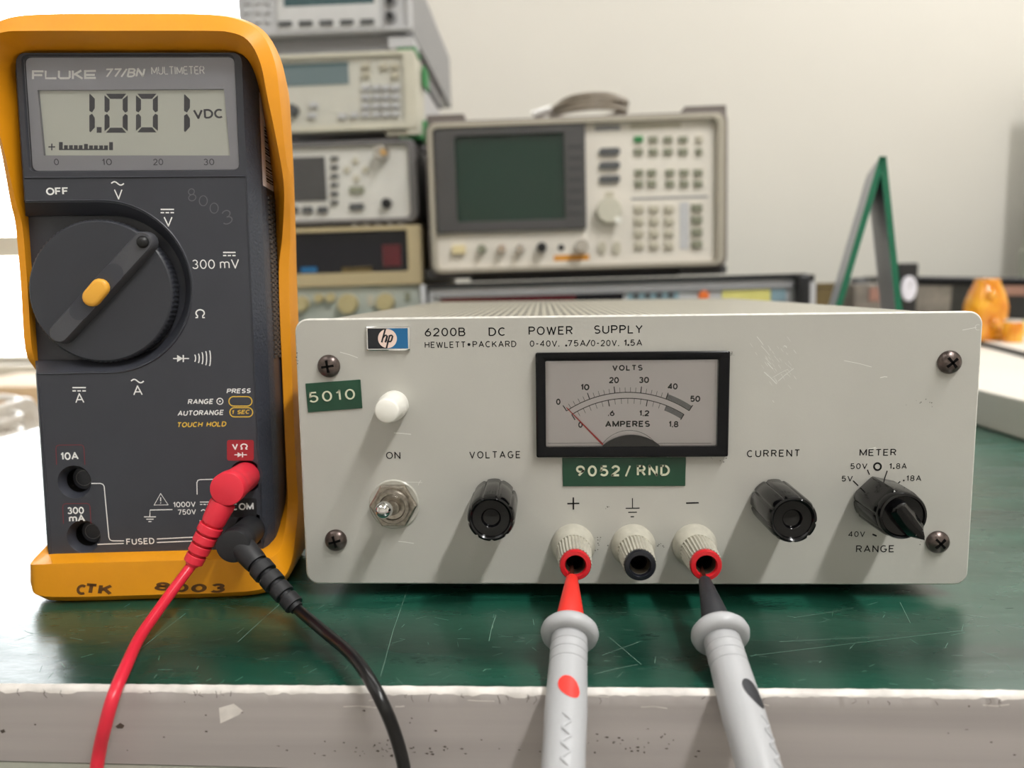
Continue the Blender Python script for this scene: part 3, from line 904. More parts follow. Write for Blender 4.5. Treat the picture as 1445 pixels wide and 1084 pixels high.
def fluted(u, v, name, d=0.0215, r=0.00745):
    x, z = P0(u, v)
    b = MB()
    fl = lobes(9, 0.075, 0.2)
    g = lambda a, j: fl(a, j) if j <= 5 else 1.0
    b.lathe([(r * .97, 0.0008), (r, 0.0013), (r * 1.0, d * .5), (r * .985, d - .0022), (r * .96, d - .0010), (r * .92, d - .0002),
             (r * .84, d), (r * .78, d - .0003), (r * .74, d - .0009), (r * .40, d - .0010), (r * .36, d - .0013), (r * .33, d - .0022), (r * .06, d - .0024)],
            (x, 0, z), (0, -1, 0), 144, g)
    return b.build(name, M_bake, psu, smooth=40)


fluted(698.5, 705.5, 'voltage_knob'); fluted(1090.3, 706.5, 'current_knob')

# range switch: skirt with a ridge, front ring, pointer bar
x, z = P0(1237, 704.5)
d, r = 0.0168, 0.0078
ang0 = R(106)


b = MB()
loops = []
for j, (sc, yy) in enumerate(((0.97, 0.0008), (1.0, 0.0014), (1.0, d * .5), (0.985, d - .0020), (0.96, d - .0006), (.93, d))):
    lp = []
    for i in range(120):
        a = 2 * PI * i / 120
        da = (a - ang0 + PI) % (2 * PI) - PI
        rr = 1.0
        if abs(da) < R(52):
            ra, rb2, A_ = 1.05, 1.0, R(52)
            rr = ra * rb2 * math.sin(A_) / (ra * math.sin(abs(da)) + rb2 * math.sin(A_ - abs(da)))
        else:
            rr = lobes(10, 0.05)(a, j)
        lp.append((x + r * sc * rr * math.cos(a), -yy, z + r * sc * rr * math.sin(a)))
    loops.append(lp)
b.loft(loops)
rk = b.build('range_knob', M_bake, psu, smooth=25)
b = MB(); b.lathe([(r * .92, d - .0005), (r * .92, d + .0016), (r * .88, d + .0022), (r * .80, d + .0024), (r * .76, d + .0018), (r * .1, d + .0016)], (x, 0, z), (0, -1, 0), 64)
b.build('front_ring', M_bake, rk, off=psu['_off'], smooth=35)
pa = R(-52)
dx, dz = math.cos(pa), math.sin(pa); nx, nz = -dz, dx
b = MB()


def barpt(t, s, y): return (x + dx * t + nx * s, -y, z + dz * t + nz * s)


def barloop(y, k):
    return [barpt(t, s * k, y) for t, s in ((-.0048, -.0014), (-.0040, -.0026), (0, -.0030), (.0050, -.0027), (.0070, -.0012), (.0077, 0), (.0070, .0012), (.0050, .0027), (0, .0030), (-.0040, .0026), (-.0048, .0014), (-.0050, 0))]


b.loft([barloop(d + .0014, 1.08), barloop(d + .0040, 1.0), barloop(d + .0058, .55), barloop(d + .0061, .25)])
b.build('pointer_bar', M_bake, rk, off=psu['_off'], smooth=30)
pr = Print(None, 0)
y1 = d + .0077


def tri(mb, pts): mb.add(pts, [(0, 1, 2)])


b = MB(); b.open = True
tri(b, [barpt(.0076, 0, d + .00425), barpt(.0050, -.0013, d + .0060), barpt(.0050, .0013, d + .0060)])
ta = ang0
ux, uz = math.cos(ta), math.sin(ta)
tri(b, [(x + ux * r * .99, -d - .00012, z + uz * r * .99), (x + ux * r * .80 - uz * .0008, -d - .0001, z + uz * r * .80 + ux * .0008), (x + ux * r * .80 + uz * .0008, -d - .0001, z + uz * r * .80 - ux * .0008)])
b.build('white_marker', M_white_ink, rk, off=psu['_off'], smooth=0)


# binding posts
def post(u, v, cap, name):
    x, z = P0(u, v)
    b = MB(); d = 0.0196
    b.lathe([(0.0071, 0), (0.0072, 0.0012), (0.0068, 0.0030), (0.0062, 0.0050), (0.0058, 0.0062), (0.0056, 0.0066)], (x, 0, z), (0, -1, 0), 48)
    p = b.build(name, M_post, psu, smooth=40)
    b = MB()
    rb = lambda a, j: 1 + 0.052 * math.cos(a * 30)
    b.lathe([(0.0052, 0.0060), (0.0054, 0.0070), (0.0051, 0.0130), (0.0048, 0.0182)], (x, 0, z), (0, -1, 0), 240, rb, True, False)
    b.lathe([(0.0048, 0.0182), (0.0031, 0.0182), (0.0031, 0.0080), (0.0001, 0.0080)], (x, 0, z), (0, -1, 0), 48, None, False, False)
    b.build('knurled_nut', M_post, p, off=psu['_off'], smooth=50)
    b = MB()
    b.lathe([(0.0047, 0.0172), (0.0048, 0.0190), (0.0045, 0.0196), (0.0034, 0.0197), (0.0031, 0.0193), (0.0031, 0.0160)], (x, 0, z), (0, -1, 0), 48, None, False, False)
    b.build('collar', cap, p, off=psu['_off'], smooth=40)
    b = MB()
    b.lathe([(0.0030, 0.0178), (0.0027, 0.0170), (0.0026, 0.0152), (0.0024, 0.0150), (0.0023, 0.0090), (0.0001, 0.0088)], (x, 0, z), (0, -1, 0), 40, None, False, False)
    b.mi = [1 if i < 80 else 0 for i in range(len(b.f))]
    b.build('socket', [M_hole, M_sleeve], p, off=psu['_off'], smooth=40)


post(808.5, 769, M_postred, 'positive_post'); post(893.2, 769.3, M_postblk, 'ground_post'); post(979.5, 769, M_postred, 'negative_post')

# logo plate
b = MB()
q0 = P0(518.3, 494.6); q1 = P0(578.6, 460.2)
lx0, lx1, lz0, lz1 = q0[0], q1[0], q0[1], q1[1]
b.loft([xz(rrect(lx0, lx1, lz0, lz1, .0004, 2), 0), xz(rrect(lx0, lx1, lz0, lz1, .0004, 2), -.0010), xz(rrect(lx0 + .0003, lx1 - .0003, lz0 + .0003, lz1 - .0003, .0003, 2), -.0013)])
lp = b.build('logo_plate', M_chrome, psu, smooth=20)
ix0, ix1, iz0, iz1 = lx0 + .0006, lx1 - .0006, lz0 + .0006, lz1 - .0006
mx_ = (ix0 + ix1) / 2 - 0.0001; mz_ = (iz0 + iz1) / 2
b = MB(); b.box(ix0, mx_, -.0014, -.0012, iz0, iz1); b.build('black_field', M_lblack, lp, off=psu['_off'], smooth=0)
b = MB(); b.box(mx_, ix1, -.0014, -.0012, iz0, iz1); b.build('blue_field', M_lblue, lp, off=psu['_off'], smooth=0)
rd = (iz1 - iz0) / 2 - .0002
b = MB(); b.lathe([(rd, .0013), (rd, .00145)], (mx_, 0, mz_), (0, -1, 0), 40); b.build('pale_disc', M_lpink, lp, off=psu['_off'], smooth=0)
b = MB(); b.open = True


def lstroke(pts, w_):
    P = [Vector((mx_ + a * rd, mz_ + c * rd)) for a, c in pts]; L_, R_ = [], []
    for i in range(len(P)):
        dd = (P[min(i + 1, len(P) - 1)] - P[max(i - 1, 0)]).normalized(); nn = Vector((-dd.y, dd.x)) * w_ * rd
        L_.append(P[i] + nn); R_.append(P[i] - nn)
    n = len(P)
    b.add([(p.x, -.00150, p.y) for p in L_ + R_], [(i, n + i, n + i + 1, i + 1) for i in range(n - 1)])


lstroke([(-.62, -.40), (-.18, 1.02)], .085)
lstroke([(-.42, .12), (-.30, .30), (-.12, .36), (-.04, .26), (-.10, .02), (-.24, -.40)], .085)
lstroke([(.10, .36), (-.10, -.30 * 1.0), (-.02, -.02), (-.30 + .2, -1.02 + .0)], .02)
lstroke([(.26, .34), (-.14, -1.02)], .085)
lstroke([(.24, .30), (.46, .34), (.56, .24), (.44, -.16), (.34, -.30), (.06, -.32)], .085)
b.build('logo_letters', M_lblack, lp, off=psu['_off'], smooth=0)


# embossed label tapes
def tape(name, quad, texts, y=-0.0004):
    b = MB()
    f = [P0(*q) for q in quad]
    b.loft([[(p[0], 0.0, p[1]) for p in f], [(p[0], y, p[1]) for p in f]])
    t = b.build(name, M_tape, psu, smooth=0, bevel=.0001, bseg=1)
    pr = Print(pan(y), y, 0.00025)
    for body, a, c, h, bo, sp in texts:
        pr.text(body, a, c, h, bo, 0, sp)
    o = pr.mb.build('embossed_lettering', M_emboss, t, off=psu['_off'], smooth=0)
    s_ = o.modifiers.new('thickness', 'SOLIDIFY'); s_.thickness = 0.0002


tape('label_tape', [(793.2, 646), (967.6, 645), (966.8, 685.6), (794.4, 686)],
     [('9052', (812.9, 672.4), (874.6, 672.0), 15.4, .18, .42), ('/', (882, 672.6), (890.5, 672.3), 15.5, .13, .2), ('RND', (898.6, 671.8), (945, 671.3), 15.4, .18, .42)])
tape('label_tape', [(431.2, 541.2), (508.8, 535.5), (511.6, 575.8), (435, 582)], [('5010', (437.2, 568.5), (501.8, 563.2), 14.8, .13, .42)])

# ---- the panel meter
YB = -0.0026
PB = pan(YB)
pm = MB()
q = [PB(755.5, 499), PB(1030.5, 495), PB(1028, 645), PB(757.3, 646)]
bx0, bx1 = (q[0][0] + q[3][0]) / 2, (q[1][0] + q[2][0]) / 2
bz0, bz1 = (q[2][1] + q[3][1]) / 2, (q[0][1] + q[1][1]) / 2
w0 = PB(770.5, 631.5); w1 = PB(1014.5, 507.5)
gx0, gx1, gz0, gz1 = w0[0], w1[0], w0[1], w1[1]
O1 = rrect(bx0, bx1, bz0, bz1, .0006, 3); O2 = rrect(bx0 + .0004, bx1 - .0004, bz0 + .0004, bz1 - .0004, .0005, 3)
I1 = rrect(gx0 - .0008, gx1 + .0008, gz0 - .0008, gz1 + .0008, .0004, 3); I2 = rrect(gx0, gx1, gz0, gz1, .0004, 3)
pm.loft([xz(O1, 0), xz(O1, YB + .0004), xz(O2, YB), xz(I1, YB), xz(I2, YB + .0003), xz(I2, -0.0002)], False, False)
meter = pm.build('panel_meter', M_bezel, psu, smooth=25)
YD = -0.0006
b = MB(); b.box(gx0 - .0002, gx1 + .0002, YD, -0.0001, gz0 - .0002, gz1 + .0002)
b.build('dial_plate', M_dialface, meter, off=psu['_off'], smooth=0)
PD = pan(YD)


def cp(a, c): return (740 + a / 4.516, 480 + c / 4.516)      # measurements taken in an enlarged crop


pr = Print(PD, YD)
T = pr.text
ac = (660, 1040); r1, r2 = 707, 669


def arc_pt(r, t): return cp(ac[0] + r * math.sin(R(t)), ac[1] - r * math.cos(R(t)))


pr.stroke([arc_pt(r1, -33.6 + 67 * i / 60) for i in range(61)], 1.1)
pr.stroke([arc_pt(r2, -32.4 + 64.6 * i / 60) for i in range(61)], 1.1)
va0, va1 = -33.6, 33.4
for k in range(26):
    if k > 20 and k % 5: continue
    t = va0 + (va1 - va0) * k / 25; major = k % 5 == 0
    pr.stroke([arc_pt(r1 - 1, t), arc_pt(r1 + (42 if major else 32), t)], 1.3 if major else .55)
aa0, aa1 = -32.4, 32.2
for k in range(19):
    if 15 < k < 18: continue
    t = aa0 + (aa1 - aa0) * k / 18; major = k % 6 == 0
    pr.stroke([arc_pt(r2 + 1, t), arc_pt(r2 - (40 if major else 34), t)], 1.3 if major else .55)
bo = .215
pr.auto = ('caption', M_ink, meter)
T('VOLTS', cp(560, 196), cp(753, 194), 8.2, bo, 0, .42); T('AMPERES', cp(515, 556), cp(800, 553), 8.8, bo, 0, .34)
for s_, cx_, cy_, w_ in (('0', 216, 393, 28), ('10', 387, 300, 54), ('20', 570, 255, 64), ('30', 762, 254, 64), ('40', 944, 295, 64), ('50', 1088, 374, 64)):
    T(s_, cp(cx_ - w_ / 2, cy_ + 20), cp(cx_ + w_ / 2, cy_ + 20), 8.8, bo)
T('0', cp(343, 559), cp(371, 559), 8.4, bo); T('.6', cp(533, 484), cp(574, 484), 8.4, bo); T('1.2', cp(733, 485), cp(795, 485), 8.4, bo); T('1.8', cp(921, 556), cp(981, 556), 8.8, bo)
pr.stroke([cp(150, 657), cp(462, 655)], .4); pr.stroke([cp(878, 657), cp(1190, 657)], .4)
pr.stroke([cp(462, 655)] + [cp(668 + 225 * math.sin(R(t)), 820 - 245 * math.cos(R(t))) for t in range(-50, 51, 5)] + [cp(878, 657)], .5)
pr.build('scale_print', M_ink, meter)
pr = Print(PD, YD, 0.00004)
pts = [arc_pt(r1 + 3, va0 + (va1 - va0) * (20 + 5 * i / 12) / 25) for i in range(13)] + [arc_pt(r1 + 34, va0 + (va1 - va0) * (25 - 5 * i / 12) / 25) for i in range(13)]
pr.fill(pts)
pts = [arc_pt(r2 - 34, aa0 + (aa1 - aa0) * (15 + 3 * i / 12) / 18) for i in range(13)] + [arc_pt(r2 - 3, aa0 + (aa1 - aa0) * (18 - 3 * i / 12) / 18) for i in range(13)]
pr.fill(pts)
pr.build('shaded_range', M_hatch, meter)
# movement cover and needle
b = MB()
hub = [PD(*cp(492, 690)), PD(*cp(668, 603)), PD(*cp(866, 690))]
cxh, top_ = (hub[0][0] + hub[2][0]) / 2, hub[1][1]
hw = (hub[2][0] - hub[0][0]) / 2; zb = gz0 - 0.0001; sag = top_ - zb
rh = (hw * hw + sag * sag) / (2 * sag); am = math.asin(min(1, hw / rh))
lp_ = [(cxh + rh * math.sin(-am + 2 * am * i / 28), top_ - rh + rh * math.cos(-am + 2 * am * i / 28)) for i in range(29)]
b.loft([xz(lp_, YD), xz(lp_, -0.0016), xz([(cxh + (p[0] - cxh) * .94, zb + (p[1] - zb) * .92) for p in lp_], -0.0018)])
b.build('movement_cover', M_bezel, meter, off=psu['_off'], smooth=30)
PN = pan(-0.0012)
a_, c_ = Vector(PN(*cp(268, 430))), Vector(PN(*cp(500, 666)))
b = MB(); b.tube([(a_.x, -.0012, a_.y), (c_.x, -.0012, c_.y)], [0.00013, 0.0003], 8); b.build('needle', M_red, meter, off=psu['_off'])
b = MB(); b.box(gx0 + .00005, gx1 - .00005, YB + .0005, YB + .0007, gz0 + .00005, gz1 - .00005); b.build('cover_glass', M_meterpane, meter, off=psu['_off'], smooth=0)
for ch in meter.children:
    pass

# ================================================================== THE MULTIMETER
yaw, lean = R(4.5), R(2.0)
MO = Vector((-0.046, 0.003, 0.0))
dmm = thing('multimeter', 'dark grey handheld multimeter in a yellow rubber holster beside the power supply', 'multimeter', MO, (-lean, 0, yaw), local=True)
MR = Matrix.Rotation(yaw, 3, 'Z') @ Matrix.Rotation(-lean, 3, 'X')
MRT = MR.transposed()


def mpl(y):
    p0 = MO + MR @ Vector((0, y, 0)); n = MR @ Vector((0, 1, 0))

    def f(u, v):
        q = MRT @ (hit(u, v, p0, n) - MO); return (q.x, q.z)
    return f


def mw(u, v, y):
    """world point on the plane at depth y in front of the multimeter's face"""
    p0 = MO + MR @ Vector((0, y, 0)); return hit(u, v, p0, MR @ Vector((0, 1, 0)))


MF = mpl(0.0)
mm = 0.001
XC = -5.8 * mm
HB = 38.7 * mm
ZB, ZT = 14 * mm, 180 * mm
NZ0, NZ1 = 76.3 * mm, 131.5 * mm
DC = (-19.3 * mm, 102.6 * mm)        # dial centre
NC = (-17.5 * mm, (NZ0 + NZ1) / 2)


def body_loop(ins, nins, rc):
    """case outline with the dial well cut in from the left"""
    x0, x1, z0, z1 = XC - HB + ins, XC + HB - ins, ZB, ZT - ins * .5
    a0, a1 = NZ0 + nins, NZ1 - nins; rr = (a1 - a0) / 2
    pts = [(x0, z0), (x0, a0)]
    pts += [(NC[0] + rr * math.sin(R(180 - 180 * i / 32)), NC[1] + rr * math.cos(R(180 - 180 * i / 32))) for i in range(33)]
    pts += [(x0, a1)]
    for cx_, cz_, a in ((x0 + rc, z1 - rc, 180), (x1 - rc, z1 - rc, 90)):
        pts += [(cx_ + rc * math.cos(R(a - 90 * i / 6)), cz_ + rc * math.sin(R(a - 90 * i / 6))) for i in range(7)]
    pts += [(x1, z0)]
    return pts


f0 = body_loop(3.4 * mm, -0.6 * mm, 3 * mm); f1 = body_loop(3.1 * mm, 0.0, 3 * mm)
f2 = body_loop(0, 3.6 * mm, 5 * mm)
LW = rrect(-39.7 * mm, 27.6 * mm, 141.2 * mm, 178.0 * mm, 2.0 * mm, 4)       # display window opening
JACKS = [(-31.5, 39.4), (-29.6, 20.7), (25.2, 40.1), (26.2, 21.8)]
JH = [circ(x * mm, z * mm, 5.6 * mm, 28) for x, z in JACKS]
b = MB(); b.open = True
b.poly_holes([f1, LW] + JH, lambda x, z: (x, 0, z))
for t in range(len(b.f)):
    pass
b.loft([xz(f1, 0), xz(f2, 5.2 * mm), xz(f2, 7 * mm)], False, False)
k = len(b.f)
b.loft([xz(LW, 0), xz(rrect(-39.1 * mm, 27.0 * mm, 141.8 * mm, 177.4 * mm, 1.8 * mm, 4), 1.6 * mm)], False, False)
for hl, (x, z) in zip(JH, JACKS):
    b.loft([xz(hl, 0), xz(circ(x * mm, z * mm, 4.2 * mm, 28), 2.6 * mm), xz(circ(x * mm, z * mm, 4.1 * mm, 28), 19 * mm)], False, True)
ob_ = rrect(XC - HB, XC + HB, ZB, ZT, 5 * mm, 6)
b.loft([xz(ob_, 6.9 * mm), xz(ob_, 31 * mm), xz(rrect(XC - HB + .002, XC + HB - .002, ZB + .002, ZT - .002, 4 * mm, 6), 33 * mm)])
body = b.build('meter_body', M_dmm, dmm, smooth=30)
# grained bevel strips along the long sides
b = MB()
for sgn in (1, -1):
    segs = [(14.5, 75.8), (132.2, 174)] if sgn < 0 else [(14.5, 174)]
    for za, zb_ in segs:
        xe = XC + sgn * (HB - 3.1 * mm); xo = XC + sgn * (HB + 0.12 * mm)
        p = [(xe, -0.12 * mm), (xo - sgn * .5 * mm, 4.2 * mm), (xo, 6 * mm), (xo, 12 * mm), (xo - sgn * 1.2 * mm, 12 * mm), (xe, 1.2 * mm)]
        b.loft([[(q[0], q[1], z * mm) for q in p] for z in (za, zb_)])
b.build('grained_edge', M_dmmtex, body, smooth=50)
# ridge lines on the face (raised borders round the range labels)
pr = Print(MF, 0.0, .00012)
b = MB()


def ridge(pts2, w_=0.45 * mm, hgt=0.35 * mm):
    P = [Vector(p) for p in pts2]; n = len(P); lo = []
    for i in range(n):
        dd = (P[min(i + 1, n - 1)] - P[max(i - 1, 0)]).normalized(); nn = Vector((-dd.y, dd.x)) * w_
        lo.append([(P[i].x + nn.x, 0.0001, P[i].y + nn.y), (P[i].x, -hgt, P[i].y), (P[i].x - nn.x, 0.0001, P[i].y - nn.y)])
    b.loft(lo, closed=True)


ridge([(-41.0 * mm, 139.3 * mm), (29.4 * mm, 139.3 * mm)])
ridge([(29.4 * mm, 15 * mm), (29.4 * mm, 139.3 * mm)], .3 * mm, .2 * mm)
ridge([(-40.6 * mm, 15 * mm), (-40.6 * mm, 72.8 * mm)], .3 * mm, .2 * mm)
rr = (NZ1 - NZ0) / 2 + .5 * mm
ridge([(-41.0 * mm, NZ0 - .5 * mm)] + [(NC[0] + rr * math.sin(R(180 - 5 * i)), NC[1] + rr * math.cos(R(180 - 5 * i))) for i in range(37)] + [(-41 * mm, NZ1 + .5 * mm)], .4 * mm, .3 * mm)
b.build('raised_border', M_dmm, body, smooth=20)

# display
YM, YL = 1.5 * mm, 2.6 * mm
PM_, PL_ = mpl(YM), mpl(YL)
l0 = PM_(62, 219.5); l1 = PM_(319, 126.5)
LC = [PM_(53, 127), PM_(62, 219.5), PM_(324.5, 219.5), PM_(316, 125.5)]
b = MB(); b.open = True
b.poly_holes([rrect(-39.4 * mm, 27.3 * mm, 141.5 * mm, 177.7 * mm, 1.5 * mm, 4), LC], lambda x, z: (x, YM, z))
b.loft([xz(LC, YM), xz(LC, YL + .2 * mm)], False, False)
disp = b.build('display', M_mask, dmm, smooth=0)
b = MB(); b.box(min(p[0] for p in LC) - .001, max(p[0] for p in LC) + .001, YL, YL + .4 * mm, min(p[1] for p in LC) - .001, max(p[1] for p in LC) + .001)
b.build('liquid_crystal_screen', M_lcd, disp, smooth=0)
pr = Print(PL_, YL)


def cl(a, c): return (a / 3.3605, c / 3.3605)


def digit_one(x0, x1, yt, yb):
    w_ = x1 - x0; ym = (yt + yb) / 2
    pr.fill([cl(*p) for p in ((x0 + w_ * .1, yt), (x1, yt + w_ * .9), (x1, ym - w_ * .9), (x1 - w_ * .5, ym - 3), (x0, ym - w_ * .4), (x0, yt + 4))])
    pr.fill([cl(*p) for p in ((x1 - w_ * .5, ym + 3), (x1, ym + w_ * .9), (x1, yb - w_ * .9), (x0 + w_ * .2, yb), (x0, yb - 6), (x0, ym + w_ * .4))])


def digit_zero(x0, x1, yt, yb, t=24):
    ym = (yt + yb) / 2; g = 3
    pr.fill([cl(*p) for p in ((x0 + g + 4, yt), (x1 - g - 4, yt), (x1 - t - g, yt + t), (x0 + t + g, yt + t))])
    pr.fill([cl(*p) for p in ((x0 + t + g, yb - t), (x1 - t - g, yb - t), (x1 - g - 4, yb), (x0 + g + 4, yb))])
    for xa, xb in ((x0, x0 + t), (x1, x1 - t)):
        pr.fill([cl(*p) for p in ((xa, yt + g + 4), (xb, yt + t + g), (xb, ym - t * .7), ((xa + xb) / 2, ym - g), (xa, ym - t * .4))][::(1 if xb > xa else -1)])
        pr.fill([cl(*p) for p in ((xa, ym + t * .4), ((xa + xb) / 2, ym + g), (xb, ym + t * .7), (xb, yb - t - g), (xa, yb - g - 4))][::(1 if xb > xa else -1)])


digit_one(424, 450, 445, 628); pr.fill([cl(*p) for p in ((459, 603), (482, 603), (482, 630), (459, 630))])
digit_zero(496, 606, 445, 630); digit_zero(645, 749, 445, 628); digit_one(873, 901, 447, 627)
pr.text('VDC', cl(918, 564), cl(1056, 561), 13.4, .19)
pr.stroke([cl(230, 697), cl(262, 697)], 1.8); pr.stroke([cl(246, 681), cl(246, 713)], 1.8)
for x_, t_ in ((289, 674), (313, 689), (337, 689), (360, 689), (383, 689), (408, 683), (432, 690), (455, 690), (480, 690), (503, 690), (527, 674)):
    pr.fill([cl(*p) for p in ((x_ - 9, t_), (x_ + 9, t_), (x_ + 9, 712), (x_ - 9, 712))])
    if x_ < 500: pr.fill([cl(*p) for p in ((x_ + 8, 706), (x_ + 16, 706), (x_ + 16, 712), (x_ + 8, 712))])
pr.build('lit_segments', M_seg, disp)
pr = Print(PM_, YM)
for s_, x0_, x1_ in (('0', 258, 281), ('10', 486, 532), ('20', 727, 775), ('30', 967, 1017)):
    pr.text(s_, cl(x0_, 784), cl(x1_, 783), 9, .12)
pr.build('bar_scale_print', M_segr, disp)
pr = Print(PM_, YM)
# the maker's name in wide strokes
fy_, fh = 375.5, 40
def seg(pts, w_=3.0): pr.stroke([cl(*p) for p in pts], w_)
x0_ = 157
seg([(x0_, fy_), (x0_, fy_ - fh)]); seg([(x0_ - 4, fy_ - fh + 3), (x0_ + 50, fy_ - fh + 3)]); seg([(x0_, fy_ - fh / 2 + 1), (x0_ + 44, fy_ - fh / 2 + 1)])
seg([(217, fy_ - fh), (217, fy_ - 4), (268, fy_ - 4)])
seg([(280, fy_ - fh), (280, fy_ - 8), (286, fy_ - 4), (326, fy_ - 4.5), (331, fy_ - 8), (331, fy_ - fh)])
seg([(346, fy_ - .5), (346, fy_ - fh - .5)]); seg([(350, fy_ - 20), (386, fy_ - fh - 1)]); seg([(358, fy_ - 23), (392, fy_ - 2)])
seg([(404, fy_ - 1), (404, fy_ - fh - 2)]); seg([(400, fy_ - fh + 2), (455, fy_ - fh + 1)]); seg([(404, fy_ - fh / 2), (450, fy_ - fh / 2)]); seg([(400, fy_ - 5), (455, fy_ - 6)])
pr.text('77/BN', cl(503, 369), cl(693, 366), 13, .19, .25, .24)
pr.text('MULTIMETER', cl(718, 350), cl(971, 348), 9, -.15, 0, .24)
pr.build('model_print', M_white_ink, disp)
b = MB(); b.box(-39.2 * mm, 27.1 * mm, .55 * mm, .8 * mm, 141.7 * mm, 177.5 * mm); b.build('clear_lens', M_pane, disp, smooth=0)

# face lettering
pr = Print(MF, 0.0)
T = pr.text


def c2(a, c): return (a / 3.3605, 250 + c / 3.3605)


def c3(a, c): return (a / 3.0116, 500 + c / 3.0116)


pr.auto = ('caption', M_white_ink, body)
T('OFF', c2(220, 86), c2(323, 84), 10.6, .19)
T('V', c2(543, 106), c2(583, 106), 14.6); tilde(pr, *[c2(528, 30)[0], c2(588, 30)[0]], c2(0, 30)[1], 2.4, 1.8)
dcbar(pr, 226.8, 245.6, 295.6, 4.6, 1.8); T('V', c2(778, 235), c2(820, 235), 14.2)
T('300', c2(913, 436), c2(1020, 435), 13.2); T('mV', c2(1044, 434), c2(1135, 433), 13.4); dcbar(pr, 314.9, 332.5, 356.3, 4.4, 1.8)
pr.build('mode_sign', M_white_ink, body)
omega(pr, 276, 289, 449.2, 13, 1.9)
pr.build('ohm_sign', M_white_ink, body)
pr.build('mode_sign', M_white_ink, body)
diode(pr, 244.4, 266.8, 506, 10, 1.5)
pr.build('diode_sign', M_white_ink, body)
for x_, hh in ((276, 5), (281.2, 6.6), (286.3, 8.4), (291.6, 10), (297, 11)):
    pr.stroke([(x_ - 1.6 + 1.7 * math.cos(t * .35), 505.6 - hh * math.sin(t * .35)) for t in range(-4, 5)], 1.5)
pr.build('sound_sign', M_white_ink, body)
dcbar(pr, 102.3, 121.3, 547.1, 4.6, 1.8); T('A', c3(321, 208), c3(359, 207), 14)
tilde(pr, 185, 203, 537.8, 2.4, 1.8); T('A', c3(567, 175), c3(607, 174), 14)
T('PRESS', c3(963, 167), c3(1066, 165), 6.8, .19, 0.22, .30)
T('RANGE', c3(798, 213), c3(908, 211), 7.3, .19, 0.22, .30); T('AUTORANGE', c3(755, 262), c3(952, 258), 7.3, .19, 0.22, .30)
pr.build('mode_sign', M_white_ink, body)
pr.stroke(arcpx(310.4, 566.4, 4.3, 360, 0, 20)[:-1], 1.3, True); pr.fill(arcpx(310.4, 566.4, 1.3, 360, 0, 8)[:-1])
T('10A', c3(260, 450), c3(335, 448), 10.8, .19); T('300', c3(288, 680), c3(358, 678), 10, .19); T('mA', c3(294, 713), c3(362, 711), 10, .19)
T('FUSED', c3(538, 810), c3(657, 806), 8.6, .15, 0, .30)
pr.build('range_symbol', M_white_ink, body)
w1_ = 1.3
pr.stroke([c3(*p) for p in ((388, 549), (428, 549), (438, 553), (443, 562), (463, 778), (468, 789), (478, 793), (527, 793))], w1_)
pr.stroke([c3(*p) for p in ((414, 808), (526, 804))], w1_); pr.stroke([c3(*p) for p in ((667, 785), (1000, 768))], w1_); pr.stroke([c3(*p) for p in ((667, 800), (1000, 786))], w1_)
pr.build('jack_line', M_white_ink, body)
pr.stroke([c3(*p) for p in ((683, 592), (655, 641), (715, 640))], 1.5, True); pr.stroke([c3(683, 608), c3(683, 625)], 1.3); pr.stroke([c3(683, 630), c3(683, 634)], 1.3)
pr.build('warning_triangle', M_white_ink, body)
T('1000V', c3(738, 651), c3(832, 648), 7.6, .15); T('750V', c3(758, 683), c3(834, 680), 7.6, .15)
dcbar(pr, *[c3(850, 0)[0], c3(890, 0)[0]], c3(0, 628)[1], 3.4, 1.3); tilde(pr, c3(855, 0)[0], c3(893, 0)[0], c3(0, 666)[1], 1.8, 1.3)
pr.stroke([c3(*p) for p in ((733, 660), (638, 662), (637, 690))], w1_)
for a, c, yy in ((612, 663, 691), (622, 653, 701), (631, 644, 711)): pr.stroke([c3(a, yy), c3(c, yy)], w1_)
pr.stroke([c3(*p) for p in ((838, 596), (837, 545), (841, 536), (850, 533), (940, 530))], w1_)
pr.stroke([c3(*p) for p in ((850, 705), (853, 722))], w1_)
pr.build('limit_marks', M_white_ink, body)
pr = Print(MF, 0.0)
for a, c, e, f_ in ((973, 1071, 180, 220), (977, 1074, 227, 266)):
    p0_, p1_ = c3(a, e), c3(c, f_); pr.stroke(rrpx(p0_[0], p1_[0], p0_[1], p1_[1], (p1_[1] - p0_[1]) / 2 - .1), 1.4, True)
pr.text('1 SEC', c3(988, 255), c3(1062, 253), 5.8, .19, 0.22); pr.text('TOUCH HOLD', c3(757, 311), c3(963, 307), 7.3, .19, 0.22, .30)
pr.build('yellow_print', M_yink, body)
pr = Print(MF, 0.0, .00008)
p0_, p1_ = c3(965, 364), c3(1079, 452)
pr.fill(rrpx(p0_[0], p1_[0], p0_[1], p1_[1], 3.2)[::-1])
lab = pr.build('red_label', M_redlab, body)
pr = Print(MF, 0.0, .00016)
pr.text('V', c3(988, 406), c3(1013, 405), 8.6, .19); omega(pr, c3(1023, 0)[0], c3(1052, 0)[0], c3(0, 405)[1], 8.6, 1.7); diode(pr, c3(997, 0)[0], c3(1050, 0)[0], c3(0, 427)[1], 7, 1.4)
pr.build('red_label_print', M_white_ink, body)
pr = Print(MF, 0.0)
for x0_, x1_, y0_, y1_ in ((237, 358, 386, 470), (266, 384, 635, 720)):
    k_ = 6
    pr.stroke([c3(*p) for p in ((x0_ + 4, y1_), (x0_ + 1, y0_ + 14), (x0_ + 4, y0_ + 4), (x0_ + 14, y0_), (x1_ - 14, y0_ - 1), (x1_ - 5, y0_ + 3), (x1_ - 1, y0_ + 13), (x1_ + 3, y1_))], 1.1)
pr.build('red_outline', M_redline, body)
pr = Print(MF, 0.0, .00008)
